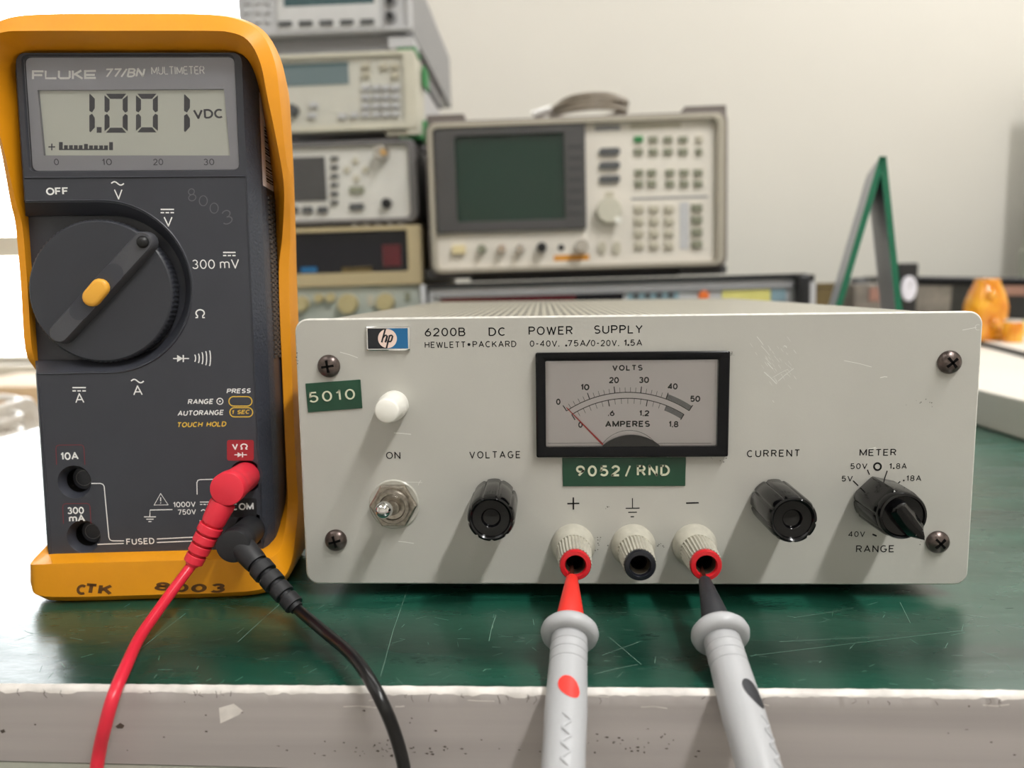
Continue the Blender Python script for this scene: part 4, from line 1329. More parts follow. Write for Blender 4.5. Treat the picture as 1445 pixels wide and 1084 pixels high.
p0_, p1_ = c3(975, 612), c3(1091, 692); pr.fill(rrpx(p0_[0], p1_[0], p0_[1], p1_[1], 3)[::-1]); pr.build('black_label', M_blklab, body)
pr = Print(MF, 0.0, .00016); pr.text('COM', c3(985, 663), c3(1080, 661), 10, .19); pr.build('black_label_print', M_white_ink, body)
pr = Print(MF, 0.0)
for s_, a, c, hh in (('8', c2(897, 118), c2(935, 110), 18), ('0', c2(950, 142), c2(992, 132), 15), ('0', c2(1003, 178), c2(1045, 165), 15), ('3', c2(1062, 230), c2(1110, 215), 20)):
    pr.text(s_, a, c, hh, .07, 0.1)
pr.build('scratched_number', M_scr, body)
# jack liners and contact sleeves
for x, z in JACKS:
    b = MB()
    b.lathe([(4.0 * mm, -3 * mm), (4.0 * mm, -18.5 * mm), (0.1 * mm, -18.5 * mm)], (x * mm, 0, z * mm), (0, -1, 0), 28, None, False, False)
    j = b.build('input_jack', M_hole, dmm)
    b = MB(); b.open = True; b.lathe([(2.65 * mm, -6.4 * mm), (2.52 * mm, -6.4 * mm)], (x * mm, 0, z * mm), (0, -1, 0), 36, None, False, False)
    b.build('contact_sleeve', M_mgrey, j)

# rotary dial
b = MB()
dr = 23.4 * mm
ser = lambda a, j: 1 + (0.006 * math.cos(a * 90) if j < 3 else 0)
b.lathe([(dr * .985, -6.5 * mm), (dr, -4.5 * mm), (dr, -1.2 * mm), (dr * .985, -0.5 * mm), (dr * .965, -0.2 * mm), (dr * .05, -0.2 * mm)], (DC[0], 0, DC[1]), (0, -1, 0), 360, ser)
dial = b.build('rotary_dial', M_dialk, dmm, smooth=30)
YP = -3.6 * mm
PP = mpl(YP)
e0 = Vector(PP(83, 470)); e1_ = Vector(PP(201, 341))
dv = (e1_ - e0).normalized(); nv = Vector((-dv.y, dv.x)); ln = (e1_ - e0).length


def stad(w_, ext, y, t0=0.0, t1=1.0, n=8):
    a, c = e0 + dv * ln * t0, e0 + dv * ln * t1
    pts = []
    for i in range(n + 1):
        t = R(90 + 180 * i / n); q = a + dv * (w_ * math.cos(t)) + nv * (w_ * math.sin(t)); pts.append((q.x, y, q.y))
    for i in range(n + 1):
        t = R(-90 + 180 * i / n); q = c + dv * (w_ * math.cos(t)) + nv * (w_ * math.sin(t)); pts.append((q.x, y, q.y))
    return pts


b = MB(); b.loft([stad(3.6 * mm, 0, .3 * mm), stad(3.3 * mm, 0, YP + .6 * mm), stad(2.8 * mm, 0, YP)])
b.build('pointer_grip', M_dialb, dial, smooth=40)
b = MB(); p_ = Vector(PP(201.5, 341.5)); b.lathe([(2.0 * mm, 3.5 * mm), (2.0 * mm, 3.8 * mm), (1.7 * mm, 4.4 * mm), (1.0 * mm, 4.9 * mm), (.1 * mm, 5.1 * mm)], (p_.x, 0, p_.y), (0, -1, 0), 28)
b.build('pointer_dot', M_black, dial, smooth=60)
b = MB(); b.loft([stad(3.0 * mm, 0, YP - .05 * mm, .24, .66), stad(3.0 * mm, 0, YP - .12 * mm, .24, .66)]); b.build('button_recess', M_dmm, dial, smooth=0)
ctr = Vector(PP(137, 413)); dvb = (Vector(PP(147, 401)) - ctr).normalized()


def stad2(w_, half, y, n=8):
    nn = Vector((-dvb.y, dvb.x)); pts = []
    for s_, a in ((-1, 90), (1, -90)):
        for i in range(n + 1):
            t = R(a + 180 * i / n); q = ctr + dvb * (s_ * half + w_ * math.cos(t)) + nn * (w_ * math.sin(t)); pts.append((q.x, y, q.y))
    return pts


b = MB(); b.loft([stad2(2.9 * mm, 2.1 * mm, YP), stad2(2.9 * mm, 2.1 * mm, YP - 1.2 * mm), stad2(2.5 * mm, 2.1 * mm, YP - 1.7 * mm), stad2(1.8 * mm, 1.9 * mm, YP - 1.9 * mm)])
b.build('range_button', M_ybtn, dial, smooth=45)

# side grip ribs and the sticker on the right flank
b = MB()
sx = XC + HB
for row in range(34):
    z = 79 + row * 1.66
    for cidx, (ya, yb) in enumerate(((13.0, 15.6), (16.2, 18.6), (19.2, 21.4))):
        oz = .8 if cidx % 2 else 0
        b.box(sx - .2 * mm, sx + .5 * mm, ya * mm, yb * mm, (z + oz) * mm, (z + oz + 1.1) * mm)
b.build('side_grip', M_grip, body, smooth=0)
b = MB(); b.open = True
b.add([(sx + .15 * mm, 7.0 * mm, 137.5 * mm), (sx + .15 * mm, 21 * mm, 137.5 * mm), (sx + .15 * mm, 21 * mm, 168 * mm), (sx + .15 * mm, 7.0 * mm, 168 * mm)], [(0, 1, 2, 3)])
stk = b.build('barcode_sticker', M_sticker, body, smooth=0)
b = MB(); b.open = True
zz = 139.5
while zz < 158:
    w_ = random.choice((.25, .45, .7)); b.add([(sx + .2 * mm, 11.5 * mm, zz * mm), (sx + .2 * mm, 20.5 * mm, zz * mm), (sx + .2 * mm, 20.5 * mm, (zz + w_) * mm), (sx + .2 * mm, 11.5 * mm, (zz + w_) * mm)], [(0, 1, 2, 3)])
    zz += w_ + random.choice((.3, .5))
vs, fs = glyphs('AFTO FORM 99, OCT', 0.0, 0, .24)
b.add([(sx + .2 * mm, (10.4 - y_ * 2.6) * mm, (139.2 + x_ * 26) * mm) for x_, y_ in vs], fs)
b.build('sticker_print', M_ink, body, smooth=0)

# yellow holster: stations round the case, cross-section A inner, B ridge, C front corner, E outer, D back
RS = [  # right half, from the bottom centre up to the top centre (u from the centre line, z, y), millimetres
    [(0, 15, 0), (0, 13.7, -7), (0, 2.4, -7.2), (0, 0, -4.2), (0, 0, 38)],
    [(24, 15, 0), (24, 13.7, -7), (24, 2.4, -7.2), (24, 0, -4.2), (24, 0, 38)],
    [(33, 15, 0), (34.5, 13.6, -7), (36, 3, -6.6), (36, .5, -3), (36, .4, 38)],
    [(36.5, 15.2, 1), (39.8, 13.4, -5.5), (42.6, 5.5, -4.6), (42.6, 3, .5), (41, 3, 38)],
    [(38.1, 17, 5), (41.8, 15.5, -1), (45, 10, 0), (45.2, 9, 6), (42.4, 9, 38)],
    [(38.7, 21, 13), (41.6, 19.5, 7), (44.8, 17, 8), (45.2, 16, 14), (42.5, 16, 38)],
    [(38.9, 28, 21), (40.0, 27, 18.5), (43.4, 26, 20), (43.8, 26, 25), (42.3, 26, 38)],
    [(38.9, 40, 22), (39.5, 40, 20.8), (42.6, 40, 22), (43.0, 40, 26), (42, 40, 38)],
    [(38.9, 75, 22), (39.4, 75, 20.8), (42.5, 75, 22), (43.0, 75, 26), (42, 75, 38)],
    [(38.9, 108, 22), (39.6, 108, 20.5), (42.8, 108, 22), (43.2, 108, 26), (42, 108, 38)],
    [(38.9, 122, 22), (42.3, 122, 17), (44.4, 122, 19.5), (44.8, 122, 24), (42.2, 122, 38)],
    [(38.9, 137, 21.5), (45.6, 137, 8), (46.8, 137, 10.5), (47.3, 137, 15), (42.5, 137, 37)],
    [(38.9, 150, 17), (46.0, 150, -1), (47.8, 150, 1.5), (48.6, 150, 8), (42.5, 150, 37)],
    [(38.9, 163, 11), (44.8, 163, -6), (47.9, 163, -2.5), (48.9, 163, 5), (42.5, 163, 36)],
    [(38.7, 172.5, 4), (43.4, 173, -7.5), (46.9, 174.5, -3.5), (48.0, 175, 3), (42.3, 175, 35)],
    [(36.5, 177.4, 0), (40.0, 179.6, -8), (43.2, 183, -4.2), (44, 184.2, 1), (40, 184, 34)],
    [(32, 179.3, 0), (34.5, 182, -8.2), (36.5, 187.0, -4.4), (37, 188.6, 0), (35, 188.5, 34)],
    [(25, 179.6, 0), (26, 182.4, -8.3), (26, 188.6, -4.5), (26, 190.3, 0), (26, 190, 34)],
    [(0, 179.6, 0), (0, 182.4, -8.3), (0, 188.8, -4.5), (0, 190.5, 0), (0, 190, 34)]]
LS = [RS[1], RS[2],
      [(36.5, 15.2, 1), (38.4, 13.4, -6), (39.2, 5.5, -5), (39.4, 3, .5), (39.4, 3, 38)],
      [(38.2, 17, 5), (39.2, 14.2, -2.5), (40.2, 10, -2), (40.2, 9.5, 4), (40.2, 9, 38)],
      [(38.8, 21, 13), (39.4, 19.5, 10), (40.0, 18, 11), (40.2, 17, 15), (40.2, 17, 38)],
      [(38.9, 40, 14), (39.2, 40, 12.5), (40.1, 40, 13), (40.4, 40, 16), (40.4, 40, 38)],
      [(38.9, 70, 14), (39.2, 70, 12.5), (40.1, 70, 13), (40.4, 70, 16), (40.4, 70, 38)],
      [(38.8, 77, 9.0), (38.9, 77, 7.8), (40.6, 77, 8.2), (40.9, 77, 11), (40.8, 77, 38)],
      [(38.8, 84, 7.2), (38.6, 84, 3.5), (40.9, 84, 3.7), (41.2, 84, 6.5), (41, 84, 38)],
      [(38.8, 105, 7.2), (38.6, 105, 3.4), (40.9, 105, 3.7), (41.2, 105, 6.5), (41, 105, 38)],
      [(38.8, 124, 7.2), (38.7, 124, 3.0), (41.0, 124, 3.3), (41.3, 124, 6.5), (41, 124, 38)],
      [(38.9, 132, 6.0), (39.2, 132, 1.0), (41.2, 132, 1.6), (41.6, 132, 6), (41.2, 132, 37)],
      [(38.9, 150, 4.0), (40.0, 150, -3), (42.2, 150, -.5), (42.6, 150, 5), (42, 150, 37)],
      [(38.9, 163, 2.5), (41.8, 163, -6), (44.2, 163, -2.5), (44.8, 163, 4), (42.4, 163, 36)],
      [(38.6, 172.5, 1), (42.2, 173, -7.5), (45.0, 174.5, -3.5), (45.6, 175, 3), (42.3, 175, 35)],
      [(36.5, 177.4, 0), (39.6, 179.6, -8), (42.4, 183, -4.2), (43, 184.2, 1), (40, 184, 34)],
      RS[16], RS[17]]
st = [[(XC + p[0] * mm, p[2] * mm, p[1] * mm) for p in s_] for s_ in RS] + [[(XC - p[0] * mm, p[2] * mm, p[1] * mm) for p in s_] for s_ in LS[::-1]]
st = [[(s_[0][0], 30 * mm, s_[0][2])] + s_ + [(s_[4][0] * 1.0 + (XC - s_[4][0]) * .1, 40 * mm, s_[4][2] + (95 * mm - s_[4][2]) * .06)] for s_ in st]
b = MB()
n = len(st); kk = len(st[0])


def cr(a, b_, c, d, t): return tuple(0.5 * (2 * b_[i] + (c[i] - a[i]) * t + (2 * a[i] - 5 * b_[i] + 4 * c[i] - d[i]) * t * t + (3 * b_[i] - a[i] - 3 * c[i] + d[i]) * t ** 3) for i in range(3))


loops = [[cr(st[(i - 1) % n][j], st[i][j], st[(i + 1) % n][j], st[(i + 2) % n][j], q / 4) for i in range(n) for q in range(4)] for j in range(kk)]
b.loft(loops, False, True)
ho = b.build('holster', M_holster, dmm, smooth=50)
be = ho.modifiers.new('bevel', 'BEVEL'); be.width = 0.0008; be.segments = 3; be.limit_method = 'ANGLE'; be.angle_limit = R(26)
pr = Print(mpl(-7.2 * mm), -7.2 * mm, .0001)
for s_, a, c, hh in (('C', (108, 839), (121, 840), 15), ('T', (122, 838), (136, 839), 15), ('K', (138, 839), (158, 840), 15), ('8', (218, 833), (240, 834), 12), ('0', (246, 835), (266, 836), 12), ('0', (270, 836), (292, 836), 12), ('3', (297, 837), (318, 836), 13)):
    pr.text(s_, a, c, hh, .24, 0.1)
pr.build('marker_writing', M_marker, dmm)

# ================================================================== TEST LEADS AND PROBES
NDIR = MR @ Vector((0, -1, 0))       # out of the multimeter's face


def plug(name, label, group_wire, jack, depth, rad, boot, m_plug, m_wire, wire_px, fwd=0.0):
    x, z = jack
    root = MO + MR @ Vector((x * mm, 0, z * mm))
    t = thing(name, label, 'test lead', root, group='test leads plugged into the multimeter')
    b = MB()
    r = rad
    b.lathe([(3.6 * mm, -6 * mm), (3.7 * mm, -.6 * mm), (r * .86, -.2 * mm), (r * .90, .4 * mm), (r * .92, depth * .55), (r * .95, depth * .62), (r * .93, depth * .64), (r * .97, depth * .70), (r * .95, depth * .72),
             (r, depth * .78), (r, depth - .5 * mm), (r * .97, depth - .12 * mm), (r * .9, depth), (r * .02, depth + .1 * mm)], root, NDIR, 44)
    b.build('plug', m_plug, t, smooth=40)
    # boot lies parallel to the face
    yb = -(depth - r * .72)
    A = mw(*boot[0], yb); B = mw(*boot[1], yb - fwd)
    dd = (B - A).normalized(); L_ = (B - A).length
    b = MB()
    pts = [A + dd * L_ * q for q in (-.05, 0.0, .25, .30)]
    b.tube(pts, [r * .74, r * .76, r * .70, r * .66], 24)
    b.build('boot', m_plug, t, smooth=40)
    b = MB(); P_, Q_ = [], []
    nr = 4
    b.tube([A + dd * L_ * .28, A + dd * L_ * 1.0], [r * .50, r * .40], 20)
    for i in range(nr):
        a = .34 + .66 * i / nr; c = a + .66 / nr * .74
        rr = r * (.72 - .045 * i)
        b.tube([A + dd * L_ * q for q in (a, a + .008, c - .008, c)], [rr * .97, rr, rr, rr * .97], 24)
    b.build('strain_relief', m_plug, t, smooth=20)
    pts = [A + dd * L_ * .9, B] + [at_y(u, v, y) for u, v, y in wire_px]
    b = MB(); b.tube(spline(pts, 10), 0.00165, 20); b.build('cable', m_wire, t, smooth=60)
    return t


plug('test_lead', 'red right angle plug with red cable in the right hand jack of the multimeter', None, JACKS[2], 20.5 * mm, 5.3 * mm, ((313, 713), (271, 797)), M_redplug, M_redwire,
     [(247, 829, -.0215), (223, 862, -.030), (197, 900, -.042), (178, 940, -.0565), (161, 980, -.0668), (149, 1022, -.0690), (140, 1062, -.0680), (133, 1110, -.0685), (126, 1170, -.0685), (120, 1240, -.068)], 0.002)
plug('test_lead', 'black right angle plug with black cable in the lowest jack of the multimeter', None, JACKS[3], 20.5 * mm, 5.25 * mm, ((340, 770), (419, 859)), M_rubber, M_blkwire,
     [(440, 877, -.0325), (464, 897, -.0410), (486, 915, -.0500), (506, 936, -.0585), (524, 963, -.0655), (540, 993, -.0692), (554, 1026, -.0690), (566, 1065, -.0690), (575, 1110, -.0692), (582, 1160, -.0690), (588, 1230, -.068)], 0.013)


def probe(label, pin, tip_w, cone0, ring, end, m_cone, dotpx, teardrop, textang):
    """pin: inside the post; cone0: where the sleeve starts; ring: guard centre; end: a point beyond the frame"""
    t = thing('test_probe', label, 'test probe', ring, group='test probes plugged into the binding posts')
    ax = (Vector(end) - Vector(ring)).normalized()
    ring = Vector(ring); cone0 = Vector(cone0); pin = Vector(pin)
    rh = 0.0052
    b = MB(); b.tube([pin, cone0 + (cone0 - pin).normalized() * .002], [0.0006, 0.0009], 12); b.build('needle', M_copper, t)
    dc = (ring - cone0)
    b = MB(); b.tube([cone0, cone0 + dc * .03, cone0 + dc * .5, cone0 + dc * .98, ring + ax * .001], [0.0014, 0.0018, 0.0031, 0.0044, 0.0046], 28); b.build('tip_sleeve', m_cone, t, smooth=40)
    b = MB()
    b.lathe([(0.0046, -.0012), (0.0066, -.0008), (0.0076, 0.0004), (0.0079, 0.0016), (0.0075, 0.0030), (0.0064, 0.0036), (0.0050, 0.0034)], ring, ax, 48)
    b.build('guard_ring', M_probe, t, smooth=50)
    L_ = (Vector(end) - ring).length
    prof = [(0.0048, 0.001), (rh * .94, .0034)]
    for g in (.0062, .0088, .0116):
        prof += [(rh * .955, g - .0003), (rh * .915, g), (rh * .965, g + .0003)]
    prof += [(rh * 1.0, .019), (rh * 1.03, .026), (rh * .99, .034), (rh * 1.0, L_), (rh * .9, L_ + .002)]
    b = MB(); b.lathe(prof, ring, ax, 56); hd = b.build('handle', M_probe, t, smooth=25)
    # coloured inlay on the handle surface
    perp = ax.cross(Vector((0, 0, 1))).normalized(); up = perp.cross(ax).normalized()
    b = MB(); b.open = True

    def onsurf(a, s, lift): return ring + ax * s + (up * math.cos(a) + perp * math.sin(a)) * (rh * 1.035 + lift)
    a0, s0, wa, ws, sk = dotpx
    lp = []
    for i in range(28):
        q = 2 * PI * i / 28; ca, sa = math.cos(q), math.sin(q)
        k_ = 1.0 + teardrop * max(0, math.cos(q - 2.3)) ** 3
        lp.append((a0 + wa * ca * k_, s0 + ws * sa * k_ + sk * ca))
    cs = (a0, s0)
    b.add([onsurf(a0, s0, .00008)] + [onsurf(a0 + (a - a0) * f_, s0 + (s - s0) * f_, .00006) for f_ in (.5, 1.0) for a, s in lp],
          [(0, 1 + i, 1 + (i + 1) % 28) for i in range(28)] + [(1 + i, 29 + i, 29 + (i + 1) % 28, 1 + (i + 1) % 28) for i in range(28)])
    b.build('colour_inlay', m_cone, t, smooth=60)
    # worn raised markings along the handle
    b = MB()
    for i in range(12):
        s = .0295 + i * .0019
        lean_ = .22 if i % 2 else -.22
        pts = [onsurf(textang - .20, s - lean_ * .004, -.0001), onsurf(textang, s, .00002), onsurf(textang + .20, s + lean_ * .004, -.0001)]
        b.tube(pts, .00032, 6)
    b.build('raised_marking', M_probe, t, smooth=60)
    return t


y1 = -0.0196
pin = at_y(806.5, 794, -0.012); c0 = at_y(807, 815, -0.0235)
probe('grey test probe with a red tip plugged into the left positive binding post', pin, 0, c0, at_y(804.2, 887, -0.0452), at_y(791.5, 1150, -0.0895), M_conered, (-.12, .0212, .50, .0027, -.0006), 0.25, -.12)
pin = at_y(988.5, 797, -0.012); c0 = at_y(994, 818, -0.0235)
probe('grey test probe with a black tip plugged into the right negative binding post', pin, 0, c0, at_y(1014.5, 889, -0.0452), at_y(1090, 1150, -0.0895), M_coneblk, (-.46, .0222, .44, .0030, -.0012), 0.45, -.72)

# ================================================================== BACKGROUND INSTRUMENTS
TILT = R(-0.88)


class Face:
    """an instrument's front plane: measurements in the photo -> local x, z"""

    def __init__(s, name, label, cat, box, yd, tilt=TILT, group=None):
        u0, u1, v0, v1 = box
        c = at_y((u0 + u1) / 2, v1, yd)
        s.rot = Matrix.Rotation(tilt, 3, 'Y'); s.rt = s.rot.transposed(); s.o = c
        s.t = thing(name, label, cat, c, (0, tilt, 0), group, local=True); s.yd = yd

    def px(s, u, v, y=0.0):
        q = s.rt @ (at_y(u, v, s.yd + y) - s.o); return (q.x, q.z)

    def rect(s, u0, u1, v0, v1, y=0.0):
        a = s.px(u0, (v0 + v1) / 2, y)[0]; c = s.px(u1, (v0 + v1) / 2, y)[0]
        d = s.px((u0 + u1) / 2, v1, y)[1]; e = s.px((u0 + u1) / 2, v0, y)[1]
        return a, c, d, e

    def part(s, name, m_, u0, u1, v0, v1, y0, y1, taper=0.0, bevel=0.0, at=0.0, parent=None):
        a, c, d, e = s.rect(u0, u1, v0, v1, at)
        b = MB(); b.box(a, c, y0, y1, d, e, taper); return b.build(name, m_, parent or s.t, bevel=bevel)

    def rpart(s, name, m_, u0, u1, v0, v1, y0, y1, r, at=0.0, parent=None):
        a, c, d, e = s.rect(u0, u1, v0, v1, at)
        b = MB(); b.loft([xz(rrect(a, c, d, e, r, 5), y0), xz(rrect(a, c, d, e, r, 5), y1)]); return b.build(name, m_, parent or s.t)

    def frame(s, name, m_, o, i, y0, y1, ro, ri):
        a = s.rect(*o); c = s.rect(*i); b = MB()
        O_, I_ = rrect(*a, ro, 5), rrect(*c, ri, 5)
        b.loft([xz(O_, y1), xz(O_, y0 + .001), xz(rrect(a[0] + .001, a[1] - .001, a[2] + .001, a[3] - .001, ro, 5), y0), xz(I_, y0), xz(I_, y1), xz(O_, y1)], False, False)
        return b.build(name, m_, s.t, smooth=25)

    def knob(s, name, m_, u, v, rpx, d, at=0.0, n=24, tip=0.92, parent=None):
        x, z = s.px(u, v, at); r = s.px(u + rpx, v, at)[0] - x
        b = MB(); b.lathe([(r, -at), (r, d * .8), (r * tip, d), (r * .05, d)], (x, 0, z), (0, -1, 0), n); return b.build(name, m_, parent or s.t)


def kx(a, c): return (590 + a / 3.211, 130 + c / 3.211)


# ---- spectrum analyser
A = Face('spectrum_analyzer', 'cream spectrum analyzer with dark green screen and many keys behind the power supply', 'analyzer', (606, 1022, 168, 381), 0.600)
A.rpart('cabinet', M_case, 601, 1024, 164, 384, .012, .40, .012)
A.frame('front_frame', M_case, (605, 1024, 166, 383), (613, 1012, 175, 377), -.008, .014, .010, .007)
A.frame('cream_trim', mat('beige_trim', rgb(172, 165, 150), .5, vary=.05), (608, 1020, 169, 381), (614.5, 1010, 176, 374.5), -.010, .002, .010, .006)
A.part('front_panel', M_white, 612, 1014, 172, 378, -.001, .010)
A.frame('screen_surround', M_dgrey, (615, 826, 173, 327), (644, 797, 191, 312), -.008, .002, .002, .002)
A.part('screen', M_crt, 642, 799, 189, 314, -.0026, .004)
for k in range(7):
    v_ = 130 + (250 + 49.5 * k) / 3.211
    A.part('soft_key', mat('charcoal_key', rgb(62, 62, 64), .5, vary=.1), 800.5, 822, v_ - 2.2, v_ + 4.8, -.0085, -.004, .0006)
for c_, r_ in ((107, 188), (735, 168), (120, 605), (742, 580)):
    A.knob('bezel_screw', M_black, *kx(c_, r_), 3.2, .0068)
xs5 = (998, 1065, 1132, 1200, 1272)
for ri, rv in enumerate((215, 270)):
    for ci, cx_ in enumerate(xs5):
        u_, v_ = kx(cx_, rv); hw_ = 6.6 if ci < 4 else 5.0
        A.part('key', M_green if (ri, ci) == (0, 0) else (M_keyl if ci == 4 and ri == 0 else M_keyg), u_ - hw_, u_ + hw_, v_ - 4.6, v_ + 4.6, -.0050, -.001, .0008)
for rv in (365, 415):
    for cx_ in (1000, 1058, 1140, 1205, 1268):
        u_, v_ = kx(cx_, rv); A.part('key', M_keyg, u_ - 6.4, u_ + 6.4, v_ - 4.6, v_ + 4.6, -.0050, -.001, .0008)
for rv in (530, 585, 640, 695):
    for cx_ in (1000, 1068, 1136):
        u_, v_ = kx(cx_, rv); A.part('key', M_keyl, u_ - 7, u_ + 7, v_ - 5, v_ + 5, -.0055, -.001, .001)
    u_, v_ = kx(1262, rv - 6); A.part('key', M_keyg, u_ - 8, u_ + 8, v_ - 5.4, v_ + 5.4, -.0055, -.001, .001)
A.part('units_strip', M_lgrey, kx(1185, 0)[0], kx(1225, 0)[0], kx(0, 500)[1], kx(0, 712)[1], -.0016, .0)
A.part('key_divider', M_mgrey, kx(965, 0)[0], kx(1312, 0)[0], kx(0, 474)[1], kx(0, 484)[1], -.0015, 0)
for rv in (272, 334, 396):
    u_, v_ = kx(866, rv); A.rpart('function_key', M_keyd, u_ - 15, u_ + 15, v_ - 5, v_ + 5, -.005, -.001, .0035)
A.rpart('small_key', M_keyl, *[kx(866, 0)[0] + q for q in (-6, 6)], *[kx(0, 465)[1] + q for q in (-4, 4)], -.003, -.001, .001)
A.knob('tuning_knob', M_cream, *kx(862, 540), 18, .014)
x_, z_ = A.px(*kx(905, 580), -.0142); b = MB(); b.lathe([(.0035, .0138), (.0035, .0146), (.002, .0150)], (x_, 0, z_), (0, -1, 0), 20); b.build('finger_dimple', M_button, A.t)
for cx_ in (833, 898):
    u_, v_ = kx(cx_, 705); A.rpart('round_key', M_keyl, u_ - 5.5, u_ + 5.5, v_ - 8, v_ + 8, -.004, -.001, .003)
u_, v_ = kx(185, 715); A.part('power_button', mat('cream_button', rgb(232, 216, 170), .5, vary=.05), u_ - 9.5, u_ + 9.5, v_ - 6.5, v_ + 6.5, -.008, -.001, .001)
for cx_, rv, m_ in ((291, 712, M_keyg), (380, 712, M_silver), (463, 710, M_silver)):
    A.knob('front_knob', m_, *kx(cx_, rv), 6.2, .012)
A.knob('probe_connector', M_black, *kx(560, 705), 7, .014); A.knob('probe_jack', M_black, *kx(648, 705), 4.6, .0016)
A.knob('input_connector', M_silver, *kx(738, 700), 9.5, .018)
A.part('caution_strip', M_orange, kx(615, 0)[0], kx(775, 0)[0], kx(0, 738)[1], kx(0, 763)[1], -.0014, 0)
A.part('nameplate', M_mgrey, kx(800, 0)[0], kx(915, 0)[0], kx(0, 150)[1], kx(0, 176)[1], -.0013, 0)
A.part('nameplate', M_keyl, kx(960, 0)[0], kx(1190, 0)[0], kx(0, 142)[1], kx(0, 166)[1], -.0013, 0)
A.rpart('corner_bumper', M_case, 601, 655, 160.5, 172, .004, .06, .002); A.rpart('corner_bumper', M_case, 966, 1026, 148, 166, .004, .06, .002)
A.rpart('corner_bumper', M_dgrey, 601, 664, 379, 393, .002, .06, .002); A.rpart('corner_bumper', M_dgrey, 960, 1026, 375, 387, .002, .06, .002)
A.part('dark_gap_bar', M_black, 662, 962, 381, 393, .012, .06)  # black bar added to stand for the shaded gap under the cabinet
A.rpart('handle_pivot', M_dgrey, 1022, 1030, 250, 310, .06, .14, .004)

# ---- the coiled cable lying on the analyser
topz = at_y(800, 166, .66).z
t = thing('coaxial_cable', 'coiled grey coaxial cable with a shiny plug lying on the spectrum analyzer', 'cable', at_y(830, 163, .66))
b = MB(); pts = []
for i in range(130):
    a = 2 * PI * i / 32
    pts.append(Vector((at_y(832, 150, .68).x + (.041 + .003 * math.sin(i * .7)) * math.cos(a), .70 + .055 * math.sin(a), at_y(832, 163, .66).z + .0045 + .0035 * (i / 32) + .0022 * math.sin(a * 1.0 + i * .02))))
b.tube(pts, .0027, 10); b.build('cable_coil', M_cable, t, smooth=60)
p0_ = at_y(752, 163.5, .655); p1_ = at_y(778, 154.5, .655)
b = MB(); b.tube([p0_, p0_.lerp(p1_, .4), p0_.lerp(p1_, .42), p1_], [.0052, .0052, .0046, .0046], 20); b.build('connector', M_chrome, t)

# ---- rack instrument under the analyser
E_ = Face('rack_instrument', 'wide low rack instrument with a red display strip under the spectrum analyzer', 'rack instrument', (604, 1150, 388, 540), 0.570)
zt = -at_y(870, 540, .57).z
E_.o.z = 0.004; E_.t.location.z = 0.004
E_.part('cabinet', M_black, 603, 1150, 395, 533, .004, .40)
E_.part('front_panel', M_lgrey, 608, 1122, 399, 533, -.002, .006)
E_.part('top_rail', M_black, 604, 1136, 393.5, 400, -.006, .006)
E_.part('lower_rail', M_mgrey, 612, 1118, 407.5, 413.5, -.005, .0)
E_.part('red_display', M_redwin, 622, 812, 414.5, 436, -.004, 0)
E_.part('dark_display', M_window, 812, 879, 413, 436, -.004, 0)
E_.part('key_field', M_bluelab, 885, 957, 407, 433, -.003, 0)
for k in range(4):
    E_.knob('key', M_keyd, 897 + 16.4 * k, 417.5 - .4 * k, 4.2, .006)
E_.knob('orange_button', M_oranged, 992, 417.5, 7.5, .006)
E_.part('yellow_note', M_note, 1018, 1086, 404, 430, -.0032, 0)
E_.part('blue_label', M_bluelab, 1087, 1108, 404, 425, -.0030, 0)
E_.part('rack_handle', M_black, 1119, 1136, 388, 470, -.018, .0, 0, .003)
E_.part('rack_ear', M_lgrey, 1137, 1149, 398, 470, -.004, .004)
E_.part('rack_handle', M_lgrey, 596, 603, 402, 480, -.012, .002, 0, .002)

# ---- stack of instruments on the left
SY = 0.63


def s2(a, c): return (400 + a / 4.017, 180 + c / 4.017)


def s1(a, c): return (310 + a / 4.379, c / 4.379)


# lowest: beige instrument with dark window
D_ = Face('beige_instrument', 'beige instrument with a dark window and round knobs, lowest of the stack', 'instrument', (400, 597, 322, 540), SY - .01)
D_.o.z = 0.004; D_.t.location.z = 0.004
D_.part('cabinet', M_beige, 330, 597, 324, 534, .006, .34)
D_.frame('front_frame', M_beige, (330, 597, 322, 405), (345, 577, 328, 386), -.008, .008, .003, .002)
D_.part('dark_window', M_window, 343, 579, 326, 388, .001, .006)
D_.part('window_label', M_redwin, 540, 566, 345, 376, -.001, .002)
D_.part('window_label', M_lblue, 425, 447, 377, 385, -.001, .002)
D_.part('window_label', M_brown, 483, 525, 377, 385, -.001, .002)
D_.part('control_panel', M_greenpanel, 330, 594, 405, 534, -.002, .008)
for a, c, r_ in ((110, 1000, 11), (375, 1000, 14), (585, 990, 12.5)):
    D_.knob('control_knob', M_beigek, *s2(a, c), r_, .014, 0, 24)
for a, c in ((210, 968), (275, 965)):
    D_.knob('small_knob', M_beigek, *s2(a, c), 6.5, .010)
D_.part('panel_label', M_keyl, *[s2(q, 0)[0] for q in (480, 515)], *[s2(0, q)[1] for q in (950, 1010)], -.0035, 0)
D_.part('panel_label', M_keyg, *[s2(q, 0)[0] for q in (690, 722)], *[s2(0, q)[1] for q in (935, 985)], -.0035, 0)

